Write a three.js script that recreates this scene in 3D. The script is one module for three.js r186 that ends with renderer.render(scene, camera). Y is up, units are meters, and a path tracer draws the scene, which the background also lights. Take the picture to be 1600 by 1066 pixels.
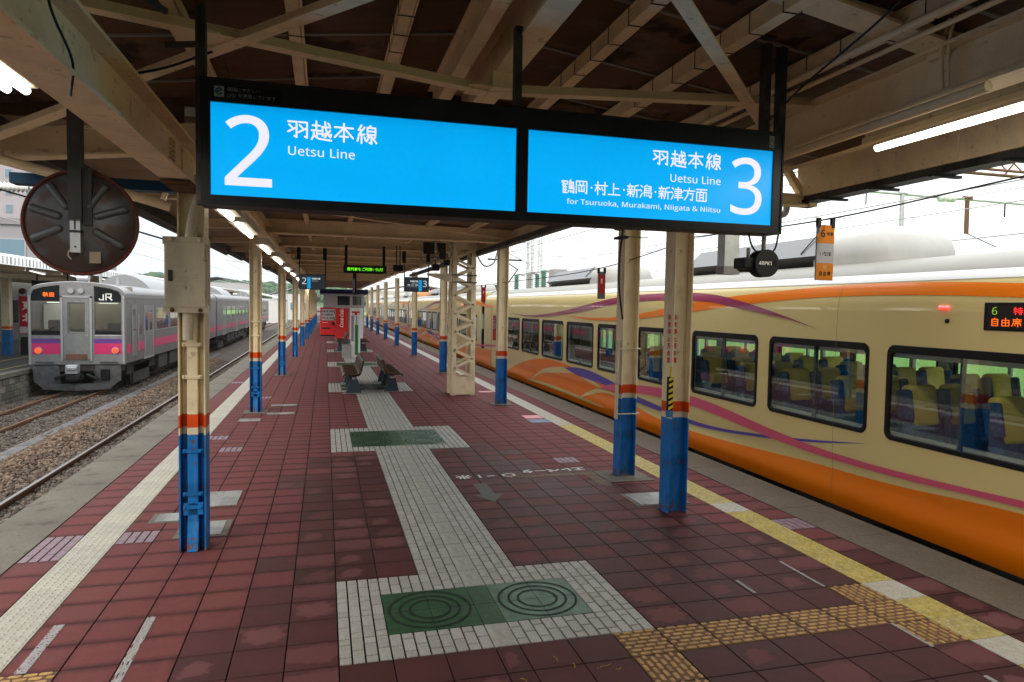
import * as THREE from 'three';
import { mergeGeometries } from 'three/addons/utils/BufferGeometryUtils.js';
import { RoundedBoxGeometry } from 'three/addons/geometries/RoundedBoxGeometry.js';
import { RectAreaLightUniformsLib } from 'three/addons/lights/RectAreaLightUniformsLib.js';

// ------------------------------------------------------------------ camera, sky, sun, exposure
const scene = new THREE.Scene();
const camera = new THREE.PerspectiveCamera(53.106, 1024 / 682, 0.05, 3000);
camera.position.set(-0.082, 2.022, 3.841);
camera.rotation.set(-0.0497, -0.2678, 0.017, 'YXZ');
const renderer = new THREE.WebGLRenderer({ antialias: true });
renderer.toneMapping = THREE.LinearToneMapping;
renderer.toneMappingExposure = 2.4;
renderer.shadowMap.enabled = true;
RectAreaLightUniformsLib.init();

let seedState = 12345;
const rnd = () => { seedState = (seedState * 1664525 + 1013904223) >>> 0; return seedState / 4294967296; };
const rr = (a, b) => a + (b - a) * rnd();
const hash2 = (x, y, s) => { let h = (x * 374761393 + y * 668265263 + s * 1442695041) | 0; h = Math.imul(h ^ (h >>> 13), 1274126177); h ^= h >>> 16; return (h >>> 0) / 4294967296; };
const mod = (a, n) => ((a % n) + n) % n;
function vnoise(x, y, px, py, s) {
  const ix = Math.floor(x), iy = Math.floor(y), fx = x - ix, fy = y - iy, u = fx * fx * (3 - 2 * fx), v = fy * fy * (3 - 2 * fy);
  const a = hash2(mod(ix, px), mod(iy, py), s), b = hash2(mod(ix + 1, px), mod(iy, py), s), c = hash2(mod(ix, px), mod(iy + 1, py), s), d = hash2(mod(ix + 1, px), mod(iy + 1, py), s);
  return a + (b - a) * u + (c - a) * v + (a - b - c + d) * u * v;
}
function fbm(x, y, p, oct, s, py = p) { let t = 0, a = 0.5, n = 0; for (let i = 0; i < oct; i++) { t += a * vnoise(x * p, y * py, p, py, s + i * 17); n += a; a *= 0.5; p *= 2; py *= 2; } return t / n; }
const clamp = (x, a = 0, b = 1) => Math.min(b, Math.max(a, x));
const sstep = (a, b, x) => { const t = clamp((x - a) / (b - a)); return t * t * (3 - 2 * t); };
const lerp = (a, b, t) => a + (b - a) * t;

{ // overcast sky, slightly bluer towards the left of the view
  const W = 512, H = 256, d = new Float32Array(W * H * 4);
  for (let y = 0; y < H; y++) for (let x = 0; x < W; x++) {
    const u = (x + 0.5) / W, v = (y + 0.5) / H, up = Math.sin((v - 0.5) * Math.PI), az = (u - 0.5) * Math.PI * 2;
    const k = Math.max(0.06, Math.abs(up)), c = fbm(u, v, 6, 5, 3, 9), c2 = fbm(u, v, 3, 3, 11, 5);
    let L = (1 + 0.5 * (c - 0.5) + 0.24 * (c2 - 0.5)) * (0.36 + 1.28 * Math.max(0, up)) * (1 + 0.16 * Math.cos(az + 0.75));
    L *= 1 - 0.22 * Math.exp(-(((az + 2.15) / 0.55) ** 2)) * sstep(0.75, 0.25, up);
    const blue = sstep(0.35, 0.75, 1 - c) * 0.5 + 0.1 + 0.7 * Math.exp(-(((az + 2.15) / 0.6) ** 2)) * sstep(0.75, 0.25, up);
    if (up < 0) L = 0.2;
    const o = (y * W + x) * 4;
    d[o] = L * (1 - 0.16 * blue); d[o + 1] = L * (1 - 0.03 * blue); d[o + 2] = L * (1 + 0.05 * blue); d[o + 3] = 1;
  }
  const t = new THREE.DataTexture(d, W, H, THREE.RGBAFormat, THREE.FloatType);
  t.mapping = THREE.EquirectangularReflectionMapping; t.magFilter = THREE.LinearFilter; t.minFilter = THREE.LinearFilter; t.wrapS = THREE.RepeatWrapping; t.needsUpdate = true;
  scene.background = t; scene.environment = t; scene.backgroundIntensity = 1.05; scene.environmentIntensity = 1.05;
}
const sun = new THREE.DirectionalLight(0xfff1dc, 1.0);
sun.name = 'sun'; sun.position.set(-30, 36, 20); sun.castShadow = true; sun.shadow.radius = 40; sun.shadow.mapSize.set(2048, 2048);
Object.assign(sun.shadow.camera, { left: -45, right: 45, top: 60, bottom: -60, far: 160 });
scene.add(sun); scene.add(sun.target); sun.target.position.set(0, 0, -18);

// ------------------------------------------------------------------ helpers: textures
const toS = (c) => Math.round(255 * clamp(c <= 0.0031308 ? c * 12.92 : 1.055 * Math.pow(c, 1 / 2.4) - 0.055));
function dataTex(W, H, fn, srgb = true) {
  const d = new Uint8Array(W * H * 4);
  for (let y = 0; y < H; y++) for (let x = 0; x < W; x++) {
    const c = fn((x + 0.5) / W, (y + 0.5) / H), o = (y * W + x) * 4;
    for (let i = 0; i < 3; i++) d[o + i] = srgb ? toS(c[i]) : Math.round(255 * clamp(c[i]));
    d[o + 3] = 255;
  }
  const t = new THREE.DataTexture(d, W, H); t.colorSpace = srgb ? THREE.SRGBColorSpace : THREE.NoColorSpace;
  t.wrapS = t.wrapT = THREE.RepeatWrapping; t.magFilter = THREE.LinearFilter; t.minFilter = THREE.LinearMipmapLinearFilter; t.generateMipmaps = true; t.needsUpdate = true;
  return t;
}
const mulc = (c, k) => [c[0] * k, c[1] * k, c[2] * k];
const mixc = (a, b, t) => [lerp(a[0], b[0], t), lerp(a[1], b[1], t), lerp(a[2], b[2], t)];
// painted steel: mottled, with grime runs and a few rust chips
function paintTex(base, { grime = 0.25, rust = 0.5, seed = 1, n = 512, streak = 1 } = {}) {
  return dataTex(n, n, (u, v) => {
    const a = fbm(u, v, 5, 5, seed), s = fbm(u, v, 28, 3, seed + 50, 2), f = fbm(u, v, 64, 2, seed + 90);
    let c = mulc(base, 1 - grime * (0.9 * sstep(0.4, 0.75, a) + 0.6 * streak * sstep(0.5, 0.8, s)) + 0.1 * (f - 0.5));
    const r = sstep(0.72, 0.80, fbm(u, v, 14, 4, seed + 7) + 0.1 * (s - 0.5)) * rust;
    return mixc(c, [0.16, 0.065, 0.025], r);
  });
}
function mottle(base, amt, p, seed, n = 256) { return dataTex(n, n, (u, v) => mulc(base, 1 + amt * (fbm(u, v, p, 5, seed) - 0.5) * 2)); }
function bumpTex(p, seed, n = 256, py = p) { return dataTex(n, n, (u, v) => { const k = fbm(u, v, p, 5, seed, py); return [k, k, k]; }, false); }
const std = (o) => new THREE.MeshPhysicalMaterial({ roughness: 0.6, specularIntensity: o.metalness ? 1 : 0.35, ...o });
const phy = (o) => new THREE.MeshPhysicalMaterial({ roughness: 0.5, ...o });
const rgb = (r, g, b) => new THREE.Color().setRGB(r, g, b);
const flat = (r, g, b, rough = 0.6, metal = 0) => std({ color: rgb(r, g, b), roughness: rough, metalness: metal });

const M = {}; // shared materials
const CREAM = [0.76, 0.655, 0.44];
M.cream = std({ map: paintTex(CREAM, { grime: 0.2, rust: 0.45, seed: 3, streak: 0.4 }), roughness: 0.5 });
M.beam = std({ map: paintTex([0.80, 0.635, 0.40], { grime: 0.15, rust: 0.35, seed: 21, streak: 0.1 }), roughness: 0.6 });
M.box = std({ map: paintTex([0.58, 0.52, 0.38], { grime: 0.2, rust: 0.5, seed: 33, streak: 0.3 }), roughness: 0.5 });
M.blue = std({ roughness: 0.42, map: dataTex(512, 512, (u, v) => { // v is the height in metres: dirt and rust gather at the foot
  const a = fbm(u, v, 6, 5, 41), f = fbm(u, v, 40, 3, 42), ch = fbm(u, v, 18, 4, 43), sc = fbm(u, v, 60, 2, 44, 5);
  let c = mulc([0.010, 0.14, 0.42], 1 - 0.3 * sstep(0.45, 0.75, a) + 0.12 * (f - 0.5));
  c = mixc(c, [0.06, 0.17, 0.36], 0.35 * sstep(0.6, 0.75, sc));
  const foot = sstep(0.14, 0.0, v + 0.1 * (a - 0.5));
  c = mixc(c, [0.035, 0.035, 0.04], 0.75 * foot * sstep(0.3, 0.6, f));
  return mixc(c, [0.14, 0.055, 0.022], 0.9 * sstep(0.70 - 0.22 * foot, 0.78 - 0.22 * foot, ch));
}) });
M.band = std({ map: paintTex([0.68, 0.08, 0.01], { grime: 0.2, rust: 0.3, seed: 45, n: 256 }), roughness: 0.45 });
M.bandWhite = std({ map: paintTex([0.68, 0.62, 0.47], { grime: 0.25, rust: 0.5, seed: 47, n: 256 }), roughness: 0.5 });
M.ply = std({ roughness: 0.75, map: dataTex(1024, 1024, (u, v) => {
  const g = fbm(u, v, 4, 4, 61, 48), a = fbm(u, v, 4, 5, 62), s = fbm(u, v, 30, 3, 63, 4), w = fbm(u, v, 6, 4, 64);
  let c = mixc([0.088, 0.047, 0.023], [0.145, 0.08, 0.04], g * 0.7 + a * 0.5 - 0.15);
  c = mulc(c, 1 - 0.75 * sstep(0.56, 0.72, w + 0.16 * (s - 0.5)));
  return mixc(c, [0.17, 0.12, 0.085], 0.4 * sstep(0.62, 0.75, fbm(u, v, 9, 4, 66)));
}) });
M.plyFar = std({ roughness: 0.7, map: mottle([0.25, 0.17, 0.10], 0.25, 6, 71) });
M.batten = flat(0.22, 0.20, 0.18, 0.6);
M.dark = flat(0.016, 0.017, 0.018, 0.5);
M.darkSteel = std({ map: paintTex([0.05, 0.05, 0.048], { grime: 0.5, rust: 0.3, seed: 75, n: 256 }), roughness: 0.55 });
M.signFrame = std({ map: mottle([0.016, 0.019, 0.023], 0.35, 10, 76), roughness: 0.38 });
M.grey = flat(0.3, 0.3, 0.3, 0.5);
M.galv = std({ map: mottle([0.42, 0.44, 0.45], 0.25, 14, 78), roughness: 0.45, metalness: 0.6 });
M.white = flat(0.78, 0.78, 0.76, 0.45);
M.rubber = flat(0.007, 0.007, 0.008, 0.45);
M.cable = flat(0.02, 0.02, 0.022, 0.6);
M.concrete = std({ roughness: 0.85, map: dataTex(512, 512, (u, v) => {
  const a = fbm(u, v, 4, 6, 81), f = fbm(u, v, 90, 2, 82), s = fbm(u, v, 9, 4, 83);
  return mulc(mixc([0.095, 0.084, 0.068], [0.155, 0.14, 0.116], a), (1 - 0.35 * sstep(0.55, 0.75, s)) * (0.85 + 0.3 * f));
}), bumpMap: bumpTex(90, 84), bumpScale: 0.002 });
M.edgeRight = std({ roughness: 0.8, map: dataTex(512, 512, (u, v) => {
  const a = fbm(u, v, 4, 6, 85), f = fbm(u, v, 90, 2, 86);
  return mulc(mixc([0.085, 0.068, 0.05], [0.135, 0.11, 0.084], a), 0.8 + 0.4 * f);
}), bumpMap: bumpTex(80, 87), bumpScale: 0.003 });
M.joint = flat(0.022, 0.018, 0.017, 0.95);

// red tile atlas: 4 x 4 tiles, row by row from dry to wet; dark ones hold some roof shade in their colour; irregular pale or dark drying patches
const tileCell = [];
for (let k = 0; k < 16; k++) tileCell.push({ wetShade: k < 8 ? 0.12 * (k % 4) / 3 : 0.75 + 0.25 * ((k * 7) % 5) / 4, patch: k < 8 ? (k % 3 === 0 ? 0.4 : 0.15) : (k % 2 === 0 ? [0.9, 0.55, 0.35, 0.75][(k - 8) / 2] : 0.1), cx: 0.35 + 0.3 * hash2(k, 1, 9), cy: 0.35 + 0.3 * hash2(k, 2, 9), r: 0.2 + 0.2 * hash2(k, 3, 9), warm: hash2(k, 5, 9) });
const tileFn = (u, v) => {
  const i = Math.min(3, Math.floor(u * 4)), j = Math.min(3, Math.floor(v * 4)), c = tileCell[j * 4 + i], x = u * 4 - i, y = v * 4 - j;
  const n = fbm(u, v, 24, 4, 101), n2 = fbm(u, v, 10, 4, 102), edge = Math.min(x, 1 - x, y, 1 - y);
  const sx = Math.abs(x - c.cx) / 1.15, sy = Math.abs(y - c.cy), dist = Math.pow(Math.pow(sx, 3) + Math.pow(sy, 3), 1 / 3);
  const patch = c.patch * (1 - sstep(c.r - 0.05, c.r + 0.05, dist + 0.34 * (n - 0.5) + 0.2 * (n2 - 0.5)));
  let wetShade = c.wetShade * (1 - 0.9 * patch);
  if (c.wetShade < 0.3) wetShade = Math.max(wetShade, 0.45 * (1 - sstep(0.03, 0.16, edge + 0.22 * (n2 - 0.5))) * sstep(0.42, 0.62, n2 + 0.2 * (c.warm - 0.5)));
  const dirt = (1 - sstep(0.02, 0.2, Math.min(y, 1 - y) + 0.1 * (n - 0.5) + 0.07 * (n2 - 0.5))) * (0.75 + 0.5 * (n2 - 0.5)) * (c.wetShade < 0.3 ? 1 : 0.6);
  return { dirt, wetShade, patch, n, fine: fbm(u, v, 200, 2, 103), warm: c.warm };
};
M.tile = phy({ specularIntensity: 0.22, map: dataTex(1024, 1024, (u, v) => {
  const t = tileFn(u, v);
  let c = mixc([0.140, 0.041, 0.039], [0.120, 0.037, 0.038], t.warm);
  c = mulc(c, (0.86 + 0.28 * t.n) * (0.9 + 0.2 * t.fine));
  c = mixc(c, mixc([0.030, 0.0112, 0.0106], [0.038, 0.013, 0.012], t.warm), t.wetShade * 0.92);
  c = mixc(c, [0.115, 0.056, 0.056], 0.55 * t.patch * (t.patch > 0.3 ? 1 : 0.3));
  return mixc(c, [0.036, 0.016, 0.015], 0.78 * clamp(t.dirt));
}), roughness: 1, roughnessMap: dataTex(512, 512, (u, v) => { const t = tileFn(u, v); const r = 0.78 - 0.26 * t.wetShade + 0.1 * (t.n - 0.5); return [r, r, r]; }, false) });
M.mosaic = [0, 1, 2].map((i) => std({ map: mottle([[0.29, 0.285, 0.265], [0.31, 0.305, 0.285], [0.27, 0.265, 0.245]][i], 0.3, 12, 110 + i), roughness: 0.55 }));
M.slab = std({ map: mottle([0.28, 0.275, 0.25], 0.3, 6, 115), roughness: 0.6 });
M.lilac = std({ map: mottle([0.19, 0.132, 0.158], 0.3, 12, 116), roughness: 0.55 });
M.green = std({ map: mottle([0.022, 0.062, 0.028], 0.35, 6, 117), roughness: 0.42 });
M.greenPale = std({ map: mottle([0.075, 0.13, 0.092], 0.5, 5, 118, 256), roughness: 0.48 });
M.groove = flat(0.012, 0.02, 0.014, 0.7);
M.strip = [0, 1].map((i) => std({ map: mottle([[0.335, 0.32, 0.275], [0.30, 0.288, 0.25]][i], 0.22, 7, 120 + i), roughness: 0.6 }));
M.yellow = [0, 1].map((i) => std({ map: mottle([[0.35, 0.275, 0.072], [0.32, 0.26, 0.095]][i], 0.4, 7, 123 + i), roughness: 0.55 }));
M.dotWorn = std({ map: mottle([0.42, 0.385, 0.28], 0.3, 8, 127), roughness: 0.5 });
M.brownBase = std({ map: mottle([0.11, 0.058, 0.032], 0.5, 8, 125), roughness: 0.65 });
M.bar = std({ map: mottle([0.31, 0.18, 0.062], 0.45, 10, 126), roughness: 0.5 });
M.plate = std({ map: paintTex([0.25, 0.255, 0.25], { grime: 0.4, rust: 0.4, seed: 128, n: 256 }), roughness: 0.5, metalness: 0.3 });

// train paints
M.tCream = phy({ color: rgb(0.61, 0.495, 0.215), roughness: 0.32, clearcoat: 0.35, clearcoatRoughness: 0.06 });
M.tOrange = phy({ color: rgb(0.74, 0.168, 0.001), specularIntensity: 0.5, roughness: 0.34, clearcoat: 0.35, clearcoatRoughness: 0.08 });
M.tPink = phy({ color: rgb(0.58, 0.075, 0.165), roughness: 0.34, clearcoat: 0.35, clearcoatRoughness: 0.08 });
M.tPurple = phy({ color: rgb(0.24, 0.022, 0.085), roughness: 0.3, clearcoat: 0.35, clearcoatRoughness: 0.05 });
M.tBlue = phy({ color: rgb(0.075, 0.05, 0.33), roughness: 0.34, clearcoat: 0.35, clearcoatRoughness: 0.08 });
M.tRoof = std({ map: mottle([0.19, 0.185, 0.16], 0.08, 4, 131), roughness: 0.45 });
M.tWhite = phy({ color: rgb(0.5, 0.5, 0.49), roughness: 0.3, clearcoat: 0.4, clearcoatRoughness: 0.06 });
M.acDark = phy({ color: rgb(0.042, 0.042, 0.046), roughness: 0.45, clearcoat: 0.2 });
M.acWhite = std({ map: mottle([0.33, 0.33, 0.32], 0.1, 6, 133), roughness: 0.5 });
M.glass = phy({ color: rgb(0.85, 0.885, 0.86), roughness: 0.0, transmission: 1, thickness: 0, ior: 1.75 });
M.glassDark = phy({ color: rgb(0.02, 0.025, 0.03), roughness: 0.05, clearcoat: 1, clearcoatRoughness: 0.02 });
M.seat = std({ map: mottle([0.028, 0.095, 0.26], 0.7, 24, 135), roughness: 0.85 });
M.cover = std({ map: mottle([0.92, 0.73, 0.17], 0.15, 6, 136), roughness: 0.85 });
M.interior = flat(0.6, 0.6, 0.57, 0.6);
M.interiorDark = flat(0.06, 0.075, 0.10, 0.7);
M.steel = std({ map: mottle([0.23, 0.232, 0.238], 0.2, 8, 138), roughness: 0.38, metalness: 0.5 });
M.steelLite = std({ map: mottle([0.36, 0.365, 0.385], 0.1, 8, 139), roughness: 0.35, metalness: 0.4 });
M.steelSide = std({ map: dataTex(256, 256, (u, v) => mulc([0.16, 0.155, 0.162], 1 + 0.15 * (fbm(u, v, 2, 4, 140, 40) - 0.5))), roughness: 0.42, metalness: 0.4 });
M.magenta = phy({ color: rgb(0.5, 0.014, 0.115), roughness: 0.35, clearcoat: 0.5 });
M.violet = phy({ color: rgb(0.095, 0.03, 0.2), roughness: 0.35, clearcoat: 0.5 });
M.under = std({ map: mottle([0.045, 0.04, 0.036], 0.6, 8, 141), roughness: 0.85 });
M.skirt = std({ map: mottle([0.075, 0.075, 0.078], 0.5, 8, 142), roughness: 0.7 });
M.rust = std({ map: mottle([0.13, 0.068, 0.04], 0.5, 10, 143), roughness: 0.85 });
M.railTop = std({ color: rgb(0.30, 0.28, 0.27), roughness: 0.3, metalness: 0.8 });
M.sleeper = std({ map: mottle([0.17, 0.145, 0.115], 0.5, 8, 144), roughness: 0.9 });
M.gravel = std({ map: mottle([0.075, 0.06, 0.05], 0.75, 60, 145, 512), roughness: 0.95, bumpMap: bumpTex(60, 146, 512), bumpScale: 0.02 });
M.stone = std({ color: 0xffffff, roughness: 0.9 });
M.blockwall = [0, 1, 2].map((i) => std({ map: mottle([[0.12, 0.11, 0.092], [0.15, 0.135, 0.115], [0.09, 0.083, 0.073]][i], 0.5, 8, 150 + i), roughness: 0.9 }));
M.asphalt = std({ map: mottle([0.05, 0.05, 0.05], 0.3, 40, 155), roughness: 0.85 });
M.grass = std({ map: mottle([0.12, 0.225, 0.05], 0.45, 30, 156), roughness: 0.95 });
M.leaf = std({ color: 0xffffff, roughness: 0.9 });
M.bench = phy({ map: mottle([0.075, 0.046, 0.032], 0.2, 6, 160), roughness: 0.3, specularIntensity: 0.8 });
M.benchLeg = flat(0.035, 0.05, 0.068, 0.45);
M.cokeRed = phy({ color: rgb(0.58, 0.012, 0.012), roughness: 0.35, clearcoat: 0.4 });
M.navy = flat(0.012, 0.018, 0.075, 0.45);
M.greenStrip = flat(0.045, 0.20, 0.075, 0.5);
M.redSign = flat(0.55, 0.03, 0.02, 0.5);
M.mirrorBack = std({ map: dataTex(512, 512, (u, v) => {
  const a = fbm(u, v, 4, 5, 165), r = Math.hypot(u - 0.5, v - 0.5) * 2, s = sstep(0.42, 0.62, fbm(u, v, 5, 5, 166) + 0.35 * (0.5 - v) + 0.1 * r);
  return mixc(mulc([0.075, 0.08, 0.088], 0.6 + 0.8 * a), [0.05, 0.022, 0.014], 0.8 * s);
}), roughness: 0.5, metalness: 0.35 });
M.rimRed = flat(0.10, 0.028, 0.022, 0.6);
const glow = (r, g, b, k) => std({ color: rgb(0.4, 0.4, 0.4), emissive: rgb(r, g, b), emissiveIntensity: k });
M.tube = glow(1, 0.97, 0.90, 4);
M.tailRed = std({ color: rgb(0.25, 0.02, 0.01), emissive: rgb(1, 0.09, 0.015), emissiveIntensity: 0.6 });
M.lampRed = glow(1, 0.015, 0.01, 0.8);

// ------------------------------------------------------------------ helpers: geometry and scene graph
const V3 = (x, y, z) => new THREE.Vector3(x, y, z);
const flatten = (g) => { const n = g.index ? g.toNonIndexed() : g; for (const k of Object.keys(n.attributes)) if (!['position', 'normal', 'uv'].includes(k)) n.deleteAttribute(k); if (!n.attributes.normal) n.computeVertexNormals(); if (!n.attributes.uv) n.setAttribute('uv', new THREE.BufferAttribute(new Float32Array(n.attributes.position.count * 2), 2)); return n; };
function uvm(g, s = 1, ox = 0, oy = 0) { // box-projected texture coordinates in metres
  const p = g.attributes.position, n = g.attributes.normal, uv = new Float32Array(p.count * 2);
  for (let i = 0; i < p.count; i++) {
    const ax = Math.abs(n.getX(i)), ay = Math.abs(n.getY(i)), az = Math.abs(n.getZ(i));
    let a, b; if (ax >= ay && ax >= az) { a = p.getZ(i); b = p.getY(i); } else if (ay >= az) { a = p.getX(i); b = p.getZ(i); } else { a = p.getX(i); b = p.getY(i); }
    uv[2 * i] = a / s + ox; uv[2 * i + 1] = b / s + oy;
  }
  g.setAttribute('uv', new THREE.BufferAttribute(uv, 2)); return g;
}
const join = (gs) => (gs.length === 1 ? flatten(gs[0]) : mergeGeometries(gs.map(flatten)));
const box = (w, h, d, x = 0, y = 0, z = 0) => new THREE.BoxGeometry(w, h, d).translate(x, y, z);
const boxr = (w, h, d, r, x = 0, y = 0, z = 0) => new RoundedBoxGeometry(w, h, d, 2, r).translate(x, y, z);
const lohi = (x0, x1, y0, y1, z0, z1) => box(x1 - x0, y1 - y0, z1 - z0, (x0 + x1) / 2, (y0 + y1) / 2, (z0 + z1) / 2);
function along(g, a, b) { // puts a shape built along +z (from 0) between a and b, keeping y up
  const d = b.clone().sub(a), z = d.clone().normalize(), up = Math.abs(z.y) > 0.99 ? V3(1, 0, 0) : V3(0, 1, 0), x = up.clone().cross(z).normalize(), y = z.clone().cross(x);
  return g.applyMatrix4(new THREE.Matrix4().makeBasis(x, y, z).setPosition(a));
}
const bar = (a, b, w, h) => along(box(w, h, a.distanceTo(b), 0, 0, a.distanceTo(b) / 2), a, b);
const rod = (a, b, r, seg = 10, r2 = r) => along(new THREE.CylinderGeometry(r2, r, a.distanceTo(b), seg).rotateX(Math.PI / 2).translate(0, 0, a.distanceTo(b) / 2), a, b);
const tube = (pts, r, seg = 24, rs = 6) => new THREE.TubeGeometry(new THREE.CatmullRomCurve3(pts), seg, r, rs);
function beamI(a, b, w, h, tf = 0.018, tw = 0.014) { // I-beam, a and b on the middle of the bottom face
  const L = a.distanceTo(b), gs = [box(w, tf, L, 0, tf / 2, L / 2), box(w, tf, L, 0, h - tf / 2, L / 2), box(tw, h - 2 * tf, L, 0, h / 2, L / 2)];
  return along(join(gs), a, b);
}
const sag = (a, b, s, n = 14) => Array.from({ length: n + 1 }, (_, i) => { const t = i / n; return a.clone().lerp(b, t).add(V3(0, -4 * s * t * (1 - t), 0)); });
const shadow = (o) => { o.castShadow = true; o.receiveShadow = true; return o; };
const used = new Map();
const numbered = (n) => { const k = used.get(n) ?? 0; used.set(n, k + 1); return k ? n + '_' + String(k).padStart(3, '0') : n; };
function part(name, gs, mat, parent, s = 1) {
  const g = Array.isArray(gs) ? join(gs) : flatten(gs); if (s) uvm(g, s);
  const m = shadow(new THREE.Mesh(g, mat)); m.name = name; parent.add(m); return m;
}
function tag(o, label, category, group) { o.userData.label = label; if (category) o.userData.category = category; if (group) o.userData.group = group; return o; }
function thing(name, label, category, [x, y, z] = [0, 0, 0], group, turn = 0) {
  const o = new THREE.Group(); o.name = numbered(name); o.position.set(x, y, z); o.rotation.y = turn; scene.add(o); return tag(o, label, category, group);
}
function solo(name, gs, mat, label, category, group, s = 1) { const m = part(numbered(name), gs, mat, scene, s); return tag(m, label, category, group); }
function struct(name) { const o = new THREE.Group(); o.name = numbered(name); o.userData.kind = 'structure'; scene.add(o); return o; }
const stuff = (m) => { m.userData.kind = 'stuff'; return m; };
function copyOf(o, label, [x, y, z]) { const c = o.clone(); c.name = numbered(o.name.replace(/_\d{3}$/, '')); c.userData = { ...o.userData, label }; c.position.set(x, y, z); scene.add(c); return c; }
const ORD = ['nearest', 'second', 'third', 'fourth', 'fifth', 'sixth', 'seventh', 'eighth', 'ninth', 'tenth', 'eleventh', 'twelfth'];

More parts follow.
